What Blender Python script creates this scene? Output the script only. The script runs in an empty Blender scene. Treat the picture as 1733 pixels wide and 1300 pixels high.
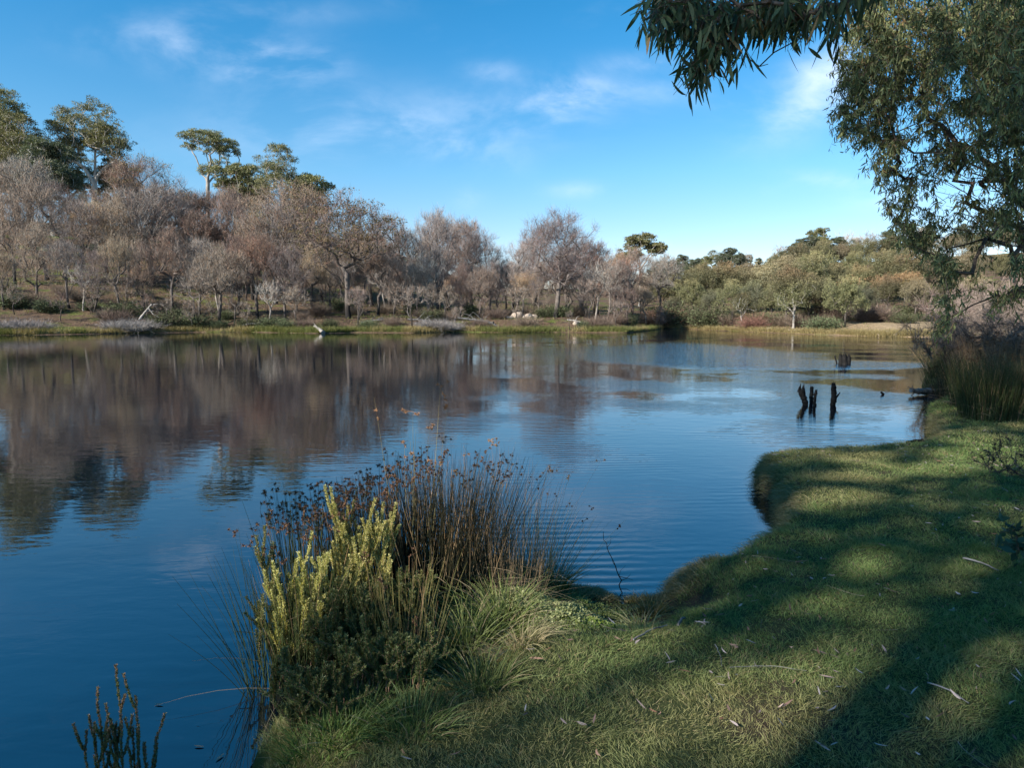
import bpy, math
import numpy as np
from mathutils import Vector

R_ = math.radians
col = bpy.context.scene.collection
sc = bpy.context.scene

# ------------------------------------------------------------------ camera
F = 1155.0; CX, CY = 866.5, 650.0; CAMH = 2.2; PITCH = math.atan(128.0 / F)
cam = bpy.data.cameras.new('camera'); camo = bpy.data.objects.new('camera', cam); col.objects.link(camo)
camo.location = (0, 0, CAMH); camo.rotation_euler = (math.pi / 2 - PITCH, 0, 0)
cam.sensor_width = 36; cam.lens = F / 1733 * 36; cam.clip_start = 0.05; cam.clip_end = 3000
sc.camera = camo
sc.render.resolution_x = 1024; sc.render.resolution_y = 769
sc.view_settings.view_transform = 'Standard'; sc.view_settings.look = 'None'
sc.view_settings.exposure = 0.95; sc.view_settings.gamma = 1.0
sc.cycles.use_denoising = True
sc.cycles.max_bounces = 5; sc.cycles.diffuse_bounces = 3; sc.cycles.glossy_bounces = 3
sc.cycles.transmission_bounces = 2; sc.cycles.transparent_max_bounces = 4
sc.cycles.caustics_reflective = False; sc.cycles.caustics_refractive = False

def ray(px, py):
    x = (px - CX) / F; y = -(py - CY) / F
    c, s = math.cos(PITCH), math.sin(PITCH)
    return np.array([x, c + s * y, -s + c * y])
def PZ(px, py, z=0.0):
    d = ray(px, py); t = (z - CAMH) / d[2]
    return np.array([d[0] * t, d[1] * t, z])
def PY(px, py, Y):
    d = ray(px, py); t = Y / d[1]
    return np.array([d[0] * t, Y, CAMH + d[2] * t])
def proj(P):
    P = np.asarray(P, float); c, s = math.cos(PITCH), math.sin(PITCH)
    X, Y, Z = P[..., 0], P[..., 1], P[..., 2] - CAMH
    f = Y * c - Z * s; u = Y * s + Z * c
    return CX + F * X / f, CY - F * u / f

# ------------------------------------------------------------------ sun and sky
SUN_EL = R_(31.0)
sh = np.array([-0.80, -0.60]); sh /= np.linalg.norm(sh)
SUN = np.array([sh[0] * math.cos(SUN_EL), sh[1] * math.cos(SUN_EL), math.sin(SUN_EL)])
sl = bpy.data.lights.new('sun', 'SUN'); sl.energy = 5.0; sl.angle = R_(0.53); sl.color = (1.0, 0.94, 0.85)
so = bpy.data.objects.new('sun', sl); col.objects.link(so)
so.rotation_euler = Vector(SUN).to_track_quat('Z', 'Y').to_euler(); so.location = (-30, -30, 40)

class NT:
    def __init__(s, nt): s.nt = nt; s.n = nt.nodes; s.l = nt.links
    def new(s, t, **kw):
        n = s.n.new(t)
        for k, v in kw.items(): setattr(n, k, v)
        return n
    def put(s, sock, v):
        if hasattr(v, 'is_linked') or isinstance(v, bpy.types.NodeSocket): s.l.new(v, sock)
        elif v is not None: sock.default_value = v
    def math(s, op, a, b=None, c=None, clamp=False):
        n = s.new('ShaderNodeMath', operation=op, use_clamp=clamp)
        s.put(n.inputs[0], a)
        if b is not None: s.put(n.inputs[1], b)
        if c is not None: s.put(n.inputs[2], c)
        return n.outputs[0]
    def mix(s, f, a, b, mode='MIX'):
        n = s.new('ShaderNodeMix', data_type='RGBA', blend_type=mode)
        s.put(n.inputs[0], f)
        for i, v in ((6, a), (7, b)):
            if isinstance(v, (tuple, list)): v = tuple(v)[:3] + (1.0,)
            s.put(n.inputs[i], v)
        return n.outputs[2]
    def noise(s, vec, scale, detail=4, rough=0.55, dist=0.0):
        n = s.new('ShaderNodeTexNoise'); s.put(n.inputs['Vector'], vec)
        n.inputs['Scale'].default_value = scale; n.inputs['Detail'].default_value = detail
        n.inputs['Roughness'].default_value = rough; n.inputs['Distortion'].default_value = dist
        return n.outputs[0]
    def mapping(s, vec, scale=(1, 1, 1), rot=(0, 0, 0), loc=(0, 0, 0)):
        n = s.new('ShaderNodeMapping'); s.put(n.inputs['Vector'], vec)
        n.inputs['Scale'].default_value = scale; n.inputs['Rotation'].default_value = rot; n.inputs['Location'].default_value = loc
        return n.outputs[0]
    def ramp(s, f, stops, interp='LINEAR'):
        n = s.new('ShaderNodeValToRGB'); s.put(n.inputs[0], f); cr = n.color_ramp; cr.interpolation = interp
        while len(cr.elements) < len(stops): cr.elements.new(0.5)
        for e, (p, c) in zip(cr.elements, stops):
            e.position = p
            if not isinstance(c, (tuple, list)): c = (c, c, c)
            e.color = tuple(c)[:3] + (1.0,)
        return n.outputs[0]
    def sstep(s, v, a, b):
        n = s.new('ShaderNodeMapRange', interpolation_type='SMOOTHSTEP'); s.put(n.inputs[0], v)
        n.inputs[1].default_value = a; n.inputs[2].default_value = b
        return n.outputs[0]

w = bpy.data.worlds.new('World'); sc.world = w; w.use_nodes = True
W = NT(w.node_tree); W.n.clear()
sky = W.new('ShaderNodeTexSky', sky_type='NISHITA'); sky.sun_disc = False
sky.sun_elevation = SUN_EL; sky.sun_rotation = math.atan2(SUN[0], SUN[1]) % (2 * math.pi)
sky.altitude = 1200; sky.air_density = 1.0; sky.dust_density = 0.35; sky.ozone_density = 2.2
hs = W.new('ShaderNodeHueSaturation'); W.l.new(sky.outputs[0], hs.inputs['Color']); hs.inputs['Saturation'].default_value = 1.04
hs.inputs['Hue'].default_value = 0.494
hs.inputs['Value'].default_value = 1.0
# thin cloud, laid out by sky direction
tc = W.new('ShaderNodeTexCoord'); sx = W.new('ShaderNodeSeparateXYZ'); W.l.new(tc.outputs['Generated'], sx.inputs[0])
X, Y, Z = sx.outputs
tintc = W.ramp(W.sstep(Z, -0.02, 0.50), [(0.0, (0.86, 0.76, 0.80)), (0.35, (0.58, 0.86, 0.93)), (0.8, (0.26, 0.82, 1.02)), (1.0, (0.15, 0.80, 1.02))])
skyc = W.mix(1.0, hs.outputs[0], tintc, 'MULTIPLY')
yy = W.math('MAXIMUM', Y, 0.05)
U = W.math('DIVIDE', X, yy); V = W.math('DIVIDE', Z, yy)
cb = W.new('ShaderNodeCombineXYZ'); W.l.new(U, cb.inputs[0]); W.l.new(V, cb.inputs[1])
wisp = W.noise(W.mapping(cb.outputs[0], (4.5, 9, 1), (0, 0, R_(12))), 1.0, 7, 0.58, 0.3)
fine = W.noise(W.mapping(cb.outputs[0], (16, 30, 1), (0, 0, R_(-20))), 1.0, 5, 0.6, 0.3)
tot = None
#  px, py, half-width, half-height, slant, strength
for (px, py, a, b, rot, st) in [(640, 212, 270, 48, -3, .34), (395, 95, 120, 40, 8, .42), (505, 105, 60, 26, 8, .34), (955, 172, 75, 34, -12, .50), (965, 150, 45, 20, 0, .35),
                                (1362, 170, 90, 44, -30, .62), (1400, 120, 50, 36, -35, .60), (1255, 168, 32, 16, -28, .34), (835, 120, 40, 14, 0, .36), (1095, 105, 70, 14, 0, .30), (1090, 155, 95, 20, 0, .26),
                                (795, 333, 22, 16, 0, .34), (975, 322, 45, 13, 0, .34), (1210, 412, 34, 12, 0, .55), (1150, 420, 60, 14, 0, .35), (1420, 305, 75, 12, 4, .36),
                                (1280, 325, 60, 8, -6, .30), (800, 255, 70, 24, 12, .32), (250, 60, 140, 30, 0, .2), (470, 20, 140, 20, 0, .18), (860, 432, 40, 22, 0, .3), (1500, 340, 70, 16, 0, .3)]:
    d = ray(px, py); u0, v0 = d[0] / d[1], d[2] / d[1]
    a /= F; b /= F; r = R_(-rot); c_, s_ = math.cos(r), math.sin(r)
    du = W.math('SUBTRACT', U, u0); dv = W.math('SUBTRACT', V, v0)
    e1 = W.math('MULTIPLY_ADD', du, c_ / a, W.math('MULTIPLY', dv, s_ / a))
    e2 = W.math('MULTIPLY_ADD', dv, c_ / b, W.math('MULTIPLY', du, -s_ / b))
    q = W.math('ADD', W.math('MULTIPLY', e1, e1), W.math('MULTIPLY', e2, e2))
    g = W.math('MULTIPLY', W.math('EXPONENT', W.math('MULTIPLY', q, -0.9)), st)
    tot = g if tot is None else W.math('ADD', tot, g)
tex = W.math('MULTIPLY', W.sstep(wisp, 0.40, 0.62), W.math('MULTIPLY_ADD', fine, 1.5, 0.15))
cl = W.math('MULTIPLY', W.math('MULTIPLY', tot, tex), 0.66, clamp=True)
back = W.math('MULTIPLY', W.sstep(wisp, 0.5, 0.8), 0.05)
cl = W.math('MAXIMUM', cl, back)
skyf = W.mix(cl, skyc, (5.6, 6.3, 7.4))
bg = W.new('ShaderNodeBackground'); W.l.new(skyf, bg.inputs[0]); bg.inputs[1].default_value = 0.105
wo = W.new('ShaderNodeOutputWorld'); W.l.new(bg.outputs[0], wo.inputs[0])

# ------------------------------------------------------------------ mesh helpers
def norm(v):
    v = np.asarray(v, float); return v / np.maximum(np.linalg.norm(v, axis=-1, keepdims=True), 1e-9)

class MB:
    def __init__(s): s.v = []; s.f = []; s.c = []; s.n = 0
    def add(s, v, f, c=None):
        v = np.asarray(v, float).reshape(-1, 3); f = np.asarray(f, np.int64)
        if len(v) == 0 or len(f) == 0: return
        s.v.append(v); s.f.append(f + s.n); s.n += len(v)
        if c is None: c = np.ones((len(v), 3))
        c = np.asarray(c, float)
        if c.ndim == 1: c = np.tile(c, (len(v), 1))
        s.c.append(c)
    def mesh(s, name, mat, smooth=False):
        v = np.concatenate(s.v); c = np.concatenate(s.c)
        me = bpy.data.meshes.new(name)
        me.vertices.add(len(v)); me.vertices.foreach_set('co', v.astype(np.float32).ravel())
        tot = np.concatenate([np.full(len(f), f.shape[1]) for f in s.f])
        idx = np.concatenate([f.ravel() for f in s.f])
        st = np.concatenate([[0], np.cumsum(tot)[:-1]])
        me.loops.add(len(idx)); me.loops.foreach_set('vertex_index', idx.astype(np.int32))
        me.polygons.add(len(tot)); me.polygons.foreach_set('loop_start', st.astype(np.int32)); me.polygons.foreach_set('loop_total', tot.astype(np.int32))
        if smooth: me.polygons.foreach_set('use_smooth', np.ones(len(tot), bool))
        at = me.color_attributes.new('Col', 'FLOAT_COLOR', 'POINT')
        at.data.foreach_set('color', np.concatenate([c, np.ones((len(c), 1))], 1).astype(np.float32).ravel())
        me.update(calc_edges=True); me.materials.append(mat)
        return me
    def obj(s, name, mat, parent=None, smooth=False, loc=None):
        o = bpy.data.objects.new(name, s.mesh(name, mat, smooth)); col.objects.link(o)
        if loc is not None: o.location = loc
        if parent is not None: o.parent = parent
        return o

def tag(o, label=None, cat=None, group=None, kind=None):
    if label: o['label'] = label
    if cat: o['category'] = cat
    if group: o['group'] = group
    if kind: o['kind'] = kind
    return o
def thing(name, loc, label, cat, group=None):
    o = bpy.data.objects.new(name, None); col.objects.link(o); o.location = loc; o.empty_display_size = 0.2
    return tag(o, label, cat, group)

def rand_perp(d, rng):
    r = rng.normal(size=d.shape); p = np.cross(d, r); return norm(p)

def ribbons(mb, base, dirv, L, wd, curv, nseg, rng, colr, tipc=None, profile='taper', side=None):
    N = len(base)
    if N == 0: return
    if profile == 'lens': nseg = max(nseg, 2)
    L = np.broadcast_to(np.asarray(L, float), (N,)); wd = np.broadcast_to(np.asarray(wd, float), (N,))
    sd = rand_perp(dirv, rng) if side is None else side
    s = np.linspace(0, 1, nseg + 1)
    P = base[:, None] + dirv[:, None] * (L[:, None, None] * s[None, :, None]) + curv[:, None] * (s[None, :, None] ** 2)
    if profile == 'taper': pr = 1 - 0.93 * s ** 1.6
    elif profile == 'stem': pr = 1 - 0.65 * s
    else: pr = np.sin(np.pi * np.clip(s * 0.93 + 0.045, 0, 1)) ** 0.8
    wv = sd[:, None] * (wd[:, None, None] * pr[None, :, None] * 0.5)
    v = np.stack([P - wv, P + wv], 2).reshape(-1, 3)
    m = nseg + 1
    i = (np.arange(N) * m * 2)[:, None] + (np.arange(nseg) * 2)[None, :]
    f = np.stack([i, i + 1, i + 3, i + 2], -1).reshape(-1, 4)
    c = np.broadcast_to(np.asarray(colr, float), (N, 3))
    if tipc is not None:
        t = np.broadcast_to(np.asarray(tipc, float), (N, 3)); k = (s ** 1.5)[None, :, None]
        cc = c[:, None] * (1 - k) + t[:, None] * k
    else: cc = np.repeat(c[:, None], m, 1)
    mb.add(v, f, np.repeat(cc, 2, 1).reshape(-1, 3))
    return P

def prisms(mb, base, dirv, L, wd, curv, nseg, rng, colr, ns=3, tip=0.3, tipc=None):
    N = len(base); L = np.broadcast_to(np.asarray(L, float), (N,)); wd = np.broadcast_to(np.asarray(wd, float), (N,))
    a = rand_perp(dirv, rng); b = norm(np.cross(dirv, a)); s = np.linspace(0, 1, nseg + 1)
    P = base[:, None] + dirv[:, None] * (L[:, None, None] * s[None, :, None]) + curv[:, None] * (s[None, :, None] ** 2)
    th = np.arange(ns) * 2 * np.pi / ns
    ring = a[:, None] * np.cos(th)[None, :, None] + b[:, None] * np.sin(th)[None, :, None]
    rad = wd[:, None] * 0.5 * (1 - (1 - tip) * s[None])
    v = P[:, :, None] + ring[:, None] * rad[:, :, None, None]
    m = nseg + 1
    i0 = (np.arange(N) * m * ns)[:, None, None] + (np.arange(nseg) * ns)[None, :, None]
    k = np.arange(ns)[None, None]; k2 = (k + 1) % ns
    f = np.stack(np.broadcast_arrays(i0 + k, i0 + k2, i0 + ns + k2, i0 + ns + k), -1).reshape(-1, 4)
    c = np.broadcast_to(np.asarray(colr, float), (N, 3))
    if tipc is not None:
        t = np.broadcast_to(np.asarray(tipc, float), (N, 3)); kk = (s ** 1.5)[None, :, None]
        cc = c[:, None] * (1 - kk) + t[:, None] * kk
    else: cc = np.repeat(c[:, None], m, 1)
    mb.add(v.reshape(-1, 3), f, np.repeat(cc, ns, 1).reshape(-1, 3))
    return P

def sweep(mb, P, r, ns, colr=None, cap=False):
    P = np.asarray(P, float); r = np.asarray(r, float); m = len(P)
    t = norm(np.gradient(P, axis=0)); mt = norm(t.mean(0) + 1e-6)
    ref = np.array([1., 0, 0]) if abs(mt[0]) < 0.6 else np.array([0, 1., 0])
    u = norm(np.cross(t, ref)); v = np.cross(t, u); th = np.arange(ns) * 2 * np.pi / ns
    ring = P[:, None] + (u[:, None] * np.cos(th)[None, :, None] + v[:, None] * np.sin(th)[None, :, None]) * r[:, None, None]
    i = (np.arange(m - 1) * ns)[:, None]; k = np.arange(ns)[None]; k2 = (k + 1) % ns
    f = np.stack(np.broadcast_arrays(i + k, i + k2, i + ns + k2, i + ns + k), -1).reshape(-1, 4)
    mb.add(ring.reshape(-1, 3), f, colr)
    if cap:
        for e in (0, m - 1):
            vv = np.concatenate([ring[e], P[e][None]])
            mb.add(vv, np.stack([np.arange(ns), (np.arange(ns) + 1) % ns, np.full(ns, ns)], 1), colr)

def skeleton(trunk, targets, rng, i0, seg=0.6, wob=0.12, bow=0.15, upw=0.35):
    """branches reach every target from the nearest lower, inner point of what has grown so far"""
    nodes = [np.array(p, float) for p in trunk]; par = [-1] + list(range(len(trunk) - 1))
    axis = nodes[i0]; order = np.argsort([np.linalg.norm(t - axis) + 0.2 * rng.random() for t in targets])
    tips = []
    for oi in order:
        t = targets[oi]; A = np.array(nodes[i0:])
        dv = t - A; d = np.linalg.norm(dv, axis=1)
        hz = np.maximum(np.hypot(dv[:, 0], dv[:, 1]), 0.05 * seg); sc_ = d * (1 + upw * np.clip(1.1 - dv[:, 2] / hz, 0, 1.6)) + 0.12 * np.linalg.norm(A - axis, axis=1)
        j = int(np.argmin(sc_)) + i0; a = nodes[j]; L = d[j - i0]
        n = max(1, int(round(L / seg)))
        pd = norm(a - nodes[par[j]]) if par[j] >= 0 else np.array([0, 0, 1.])
        side = pd * bow * L
        prev = j
        for k in range(1, n + 1):
            s = k / n
            p = a + (t - a) * s + side * math.sin(math.pi * s) + (rng.normal(size=3) * wob * seg if k < n else 0)
            nodes.append(p); par.append(prev); prev = len(nodes) - 1
        tips.append(prev)
    N = np.array(nodes); par = np.array(par); cnt = np.zeros(len(N)); cnt[tips] = 1
    for k in range(len(N) - 1, 0, -1): cnt[par[k]] += cnt[k]
    return N, par, np.maximum(cnt, 0.7), tips

def skin_tree(mb, N, par, cnt, R, rng, tipr=0.012, power=0.5, colr=None, trunk_n=0, flare=1.35, minr=0.0):
    ch = [[] for _ in N]
    for i in range(1, len(N)): ch[par[i]].append(i)
    r = R * (cnt / cnt.max()) ** power; r = np.maximum(r, tipr)
    if trunk_n: r[0] *= flare
    stack = [(0, None)]
    while stack:
        s, p = stack.pop()
        chain = ([p] if p is not None else []) + [s]; cur = s
        while ch[cur]:
            c = sorted(ch[cur], key=lambda q: -cnt[q])
            for o in c[1:]: stack.append((o, cur))
            cur = c[0]; chain.append(cur)
        rr = r[chain].copy()
        if p is not None: rr[0] = min(rr[0], rr[1] * 1.15)
        if rr.max() < minr: continue
        if len(chain) < 2: continue
        ns = 10 if rr.max() > 0.09 else (6 if rr.max() > 0.03 else 3)
        rr[-1] *= 0.5
        sweep(mb, N[chain], rr, ns, colr)
    return r

def fbm2(x, y, seed=0, oct=4, f0=1.0):
    """cheap smooth value noise from summed sines"""
    rg = np.random.default_rng(seed); o = np.zeros(np.broadcast(x, y).shape); a = 1.0; f = f0; tot = 0
    for _ in range(oct):
        for _k in range(3):
            th = rg.random() * 6.283; ph = rg.random() * 6.283; g = f * (0.8 + 0.5 * rg.random())
            o = o + a * np.sin((x * math.cos(th) + y * math.sin(th)) * g + ph + 1.3 * np.sin((x * -math.sin(th) + y * math.cos(th)) * g * 0.7 + ph * 2))
        tot += a * 3; a *= 0.55; f *= 2.1
    return o / tot
def sst(x, a, b):
    t = np.clip((x - a) / (b - a), 0, 1); return t * t * (3 - 2 * t)

# ------------------------------------------------------------------ materials
def principled(name):
    m = bpy.data.materials.new(name); m.use_nodes = True; T = NT(m.node_tree)
    b = T.n['Principled BSDF']; return m, T, b
def attr_mat(name, tint=(1, 1, 1), rough=0.7, transl=0.0, var=0.25, huev=0.02, spec=0.3, gain=1.0):
    m, T, b = principled(name)
    a = T.new('ShaderNodeAttribute', attribute_name='Col'); oi = T.new('ShaderNodeObjectInfo')
    c = T.mix(1.0, a.outputs['Color'], tint, 'MULTIPLY')
    h = T.new('ShaderNodeHueSaturation'); T.l.new(c, h.inputs['Color'])
    T.put(h.inputs['Value'], T.math('MULTIPLY_ADD', oi.outputs['Random'], var * gain, gain * (1 - var / 2)))
    T.put(h.inputs['Hue'], T.math('MULTIPLY_ADD', oi.outputs['Random'], huev, 0.5 - huev / 2))
    b.inputs['Roughness'].default_value = rough; b.inputs['Specular IOR Level'].default_value = spec
    T.l.new(h.outputs[0], b.inputs['Base Color'])
    if transl > 0:
        tr = T.new('ShaderNodeBsdfTranslucent'); T.l.new(T.mix(1.0, h.outputs[0], (1.15, 1.2, 0.6), 'MULTIPLY'), tr.inputs[0])
        mx = T.new('ShaderNodeMixShader'); mx.inputs[0].default_value = transl
        T.l.new(b.outputs[0], mx.inputs[1]); T.l.new(tr.outputs[0], mx.inputs[2])
        T.l.new(mx.outputs[0], T.n['Material Output'].inputs[0])
    return m
def bark_mat(name, c1, c2, scale=6, rough=0.85, stretch=(1, 1, 0.25), charc=None, chz=0.0):
    m, T, b = principled(name)
    tc = T.new('ShaderNodeTexCoord'); v = T.mapping(tc.outputs['Object'], stretch)
    n = T.noise(v, scale, 6, 0.65)
    c = T.ramp(n, [(0.35, c1), (0.65, c2)])
    if charc:   # fire-blackened base of the trunk, ragged upper edge
        s = T.new('ShaderNodeSeparateXYZ'); T.l.new(tc.outputs['Object'], s.inputs[0])
        k = T.math('ADD', s.outputs[2], T.math('MULTIPLY', n, -chz))
        k2 = T.sstep(k, chz * 0.2, chz * -0.3)
        c = T.mix(k2, c, charc)
    oi = T.new('ShaderNodeObjectInfo'); h = T.new('ShaderNodeHueSaturation'); T.l.new(c, h.inputs['Color'])
    T.put(h.inputs['Value'], T.math('MULTIPLY_ADD', oi.outputs['Random'], 0.5, 0.75))
    T.l.new(h.outputs[0], b.inputs['Base Color']); b.inputs['Roughness'].default_value = rough
    b.inputs['Specular IOR Level'].default_value = 0.25
    bp = T.new('ShaderNodeBump'); bp.inputs['Strength'].default_value = 0.6; bp.inputs['Distance'].default_value = 0.02
    T.l.new(T.noise(v, scale * 4, 4, 0.6), bp.inputs['Height']); T.l.new(bp.outputs[0], b.inputs['Normal'])
    return m

M = {}
M['twig'] = attr_mat('dead_twigs', rough=0.9, var=0.55, huev=0.04, spec=0.1)
M['euc_leaf'] = attr_mat('gum_leaves', rough=0.5, transl=0.22, var=0.2, huev=0.02)
M['bush_leaf'] = attr_mat('wattle_leaves', rough=0.65, transl=0.2, var=0.6, huev=0.03)
M['near_leaf'] = attr_mat('hanging_gum_leaves', rough=0.55, transl=0.22, var=0.1, spec=0.22)
M['grass'] = attr_mat('grass_blades', rough=0.6, transl=0.3, var=0.0, huev=0.0)
M['rush'] = attr_mat('rush_stems', rough=0.55, transl=0.0, var=0.15, huev=0.01)
M['seed'] = attr_mat('rush_seed_heads', rough=0.9, var=0.1, huev=0.0)
M['heath'] = attr_mat('heath_leaves', rough=0.5, transl=0.25, var=0.15, huev=0.01)
M['brush'] = attr_mat('dry_brush', rough=0.9, var=0.4, huev=0.03, spec=0.1)
M['litter'] = attr_mat('leaf_litter', rough=0.6, var=0.0, huev=0)
M['bark_dark'] = bark_mat('scorched_bark', (0.05, 0.041, 0.036), (0.20, 0.165, 0.14), 5, charc=(0.016, 0.014, 0.013), chz=2.6)
M['bark_white'] = bark_mat('white_gum_bark', (0.24, 0.21, 0.18), (0.58, 0.54, 0.48), 1.6)
M['bark_grey'] = bark_mat('grey_bark', (0.16, 0.14, 0.12), (0.34, 0.30, 0.26), 3)
M['bark_near'] = bark_mat('brown_branch_bark', (0.06, 0.045, 0.035), (0.16, 0.12, 0.095), 8)
M['snag'] = bark_mat('wet_black_wood', (0.003, 0.0028, 0.0026), (0.015, 0.013, 0.012), 9, rough=0.8)
M['drift'] = bark_mat('bleached_wood', (0.16, 0.14, 0.12), (0.40, 0.36, 0.32), 5)
M['log'] = bark_mat('weathered_log', (0.06, 0.055, 0.05), (0.22, 0.21, 0.20), 7)
M['stem'] = bark_mat('heath_stem', (0.10, 0.06, 0.04), (0.24, 0.15, 0.09), 20)

def rock_mat():
    m, T, b = principled('granite'); tc = T.new('ShaderNodeTexCoord'); n = T.noise(tc.outputs['Object'], 3, 8, 0.7)
    T.l.new(T.ramp(n, [(0.3, (0.22, 0.17, 0.13)), (0.55, (0.42, 0.34, 0.27)), (0.8, (0.5, 0.45, 0.38))]), b.inputs['Base Color'])
    b.inputs['Roughness'].default_value = 0.9
    bp = T.new('ShaderNodeBump'); bp.inputs['Distance'].default_value = 0.05; T.l.new(n, bp.inputs['Height']); T.l.new(bp.outputs[0], b.inputs['Normal'])
    return m
M['rock'] = rock_mat()

def ground_mat():
    m, T, b = principled('far_bank_soil')
    tc = T.new('ShaderNodeTexCoord'); P = tc.outputs['Object']
    s = T.new('ShaderNodeSeparateXYZ'); T.l.new(P, s.inputs[0])
    n1 = T.noise(T.mapping(P, (1, 1.6, 1)), 0.22, 6, 0.62); n2 = T.noise(T.mapping(P, (1, 2.0, 1)), 0.5, 6, 0.7, 0.5); n3 = T.noise(P, 4, 6, 0.7)
    earth = T.ramp(n3, [(0.25, (0.045, 0.030, 0.020)), (0.5, (0.13, 0.085, 0.055)), (0.8, (0.23, 0.155, 0.10))])
    green = T.ramp(n3, [(0.25, (0.055, 0.065, 0.018)), (0.55, (0.12, 0.135, 0.035)), (0.85, (0.19, 0.185, 0.07))])
    c = T.mix(T.sstep(n1, 0.52, 0.62), earth, green)
    c = T.mix(T.math('MULTIPLY', T.sstep(n2, 0.50, 0.62), 0.8), c, (0.035, 0.028, 0.024))
    # sandy beach on the right shore
    right = T.sstep(s.outputs[0], 22, 32)
    low = T.sstep(T.math('MULTIPLY_ADD', n2, 0.9, s.outputs[2]), 2.6, 1.3)
    sand = T.ramp(n3, [(0.3, (0.26, 0.19, 0.11)), (0.6, (0.42, 0.31, 0.19)), (0.8, (0.30, 0.27, 0.13))])
    c = T.mix(T.math('MULTIPLY', T.math('MULTIPLY', right, low), 0.85), c, sand)
    T.l.new(c, b.inputs['Base Color']); b.inputs['Roughness'].default_value = 0.95; b.inputs['Specular IOR Level'].default_value = 0.1
    bp = T.new('ShaderNodeBump'); bp.inputs['Strength'].default_value = 0.8; bp.inputs['Distance'].default_value = 0.25
    T.l.new(n3, bp.inputs['Height']); T.l.new(bp.outputs[0], b.inputs['Normal'])
    return m
M['ground'] = ground_mat()

def bank_mat():
    m, T, b = principled('lawn_soil')
    tc = T.new('ShaderNodeTexCoord'); P = tc.outputs['Object']
    s = T.new('ShaderNodeSeparateXYZ'); T.l.new(P, s.inputs[0])
    n1 = T.noise(P, 1.1, 5, 0.6); n3 = T.noise(P, 22, 8, 0.75)
    g = T.ramp(n3, [(0.3, (0.018, 0.022, 0.008)), (0.55, (0.045, 0.055, 0.018)), (0.8, (0.09, 0.085, 0.035))])
    e = T.ramp(n3, [(0.3, (0.016, 0.012, 0.008)), (0.7, (0.07, 0.05, 0.032))])
    c = T.mix(T.sstep(n1, 0.56, 0.68), g, e)
    c = T.mix(T.sstep(s.outputs[2], 0.26, 0.12), c, T.mix(T.sstep(n1, 0.45, 0.6), e, (0.05, 0.062, 0.014)))
    T.l.new(c, b.inputs['Base Color']); b.inputs['Roughness'].default_value = 0.95; b.inputs['Specular IOR Level'].default_value = 0.15
    bp = T.new('ShaderNodeBump'); bp.inputs['Distance'].default_value = 0.02; T.l.new(n3, bp.inputs['Height']); T.l.new(bp.outputs[0], b.inputs['Normal'])
    return m
M['bank'] = bank_mat()

def water_mat():
    m, T, b = principled('lake_water')
    tc = T.new('ShaderNodeTexCoord'); P = tc.outputs['Object']
    s = T.new('ShaderNodeSeparateXYZ'); T.l.new(P, s.inputs[0])
    b.inputs['Base Color'].default_value = (0.0006, 0.0042, 0.010, 1); b.inputs['Roughness'].default_value = 0.015
    b.inputs['IOR'].default_value = 2.6
    # gusts: ruffled patches between calm water
    g1 = T.noise(T.mapping(P, (0.6, 1.0, 1)), 0.10, 4, 0.6, 0.4)
    x, y = s.outputs[0], s.outputs[1]
    def blob(cx, cy, rx, ry):
        a = T.math('MULTIPLY', T.math('SUBTRACT', x, cx), 1 / rx); c = T.math('MULTIPLY', T.math('SUBTRACT', y, cy), 1 / ry)
        return T.math('EXPONENT', T.math('MULTIPLY', T.math('ADD', T.math('MULTIPLY', a, a), T.math('MULTIPLY', c, c)), -1.0))
    gz = T.math('ADD', blob(9.5, 35, 6.5, 12), T.math('ADD', blob(13, 27, 4, 1.8), T.math('MULTIPLY', blob(1, 34, 8, 7), 0.4)))
    gust = T.sstep(T.math('MULTIPLY', gz, T.math('MULTIPLY_ADD', g1, 1.6, 0.25)), 0.35, 0.85)
    fine = T.noise(T.mapping(P, (1.0, 2.2, 1), (0, 0, R_(6))), 2.6, 3, 0.5, 0.3)
    ruff = T.noise(T.mapping(P, (1.0, 2.2, 1), (0, 0, R_(-8))), 2.0, 3, 0.55, 0.2)
    swell = T.noise(T.mapping(P, (0.25, 1.0, 1), (0, 0, R_(3))), 0.9, 2, 0.5)
    wv = T.new('ShaderNodeTexWave', wave_type='BANDS', bands_direction='Y', wave_profile='SIN')
    T.l.new(T.mapping(P, (1, 1, 1), (0, 0, R_(-4))), wv.inputs['Vector'])
    wv.inputs['Scale'].default_value = 2.1; wv.inputs['Distortion'].default_value = 2.2; wv.inputs['Detail'].default_value = 2; wv.inputs['Detail Scale'].default_value = 0.9
    wmask = T.math('MULTIPLY', T.sstep(T.noise(P, 0.28, 2, 0.5), 0.40, 0.62), T.sstep(x, -3.5, 1.0))
    h = T.math('MULTIPLY', fine, 0.0024)
    h = T.math('ADD', h, T.math('MULTIPLY', swell, 0.0034))
    h = T.math('ADD', h, T.math('MULTIPLY', T.math('MULTIPLY', wv.outputs['Fac'], wmask), 0.0022))
    h = T.math('ADD', h, T.math('MULTIPLY', T.math('MULTIPLY', ruff, gust), 0.05))
    bp = T.new('ShaderNodeBump'); bp.inputs['Strength'].default_value = 1.0; bp.inputs['Distance'].default_value = 1.0
    T.l.new(h, bp.inputs['Height']); T.l.new(bp.outputs[0], b.inputs['Normal'])
    return m
M['water'] = water_mat()

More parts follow.
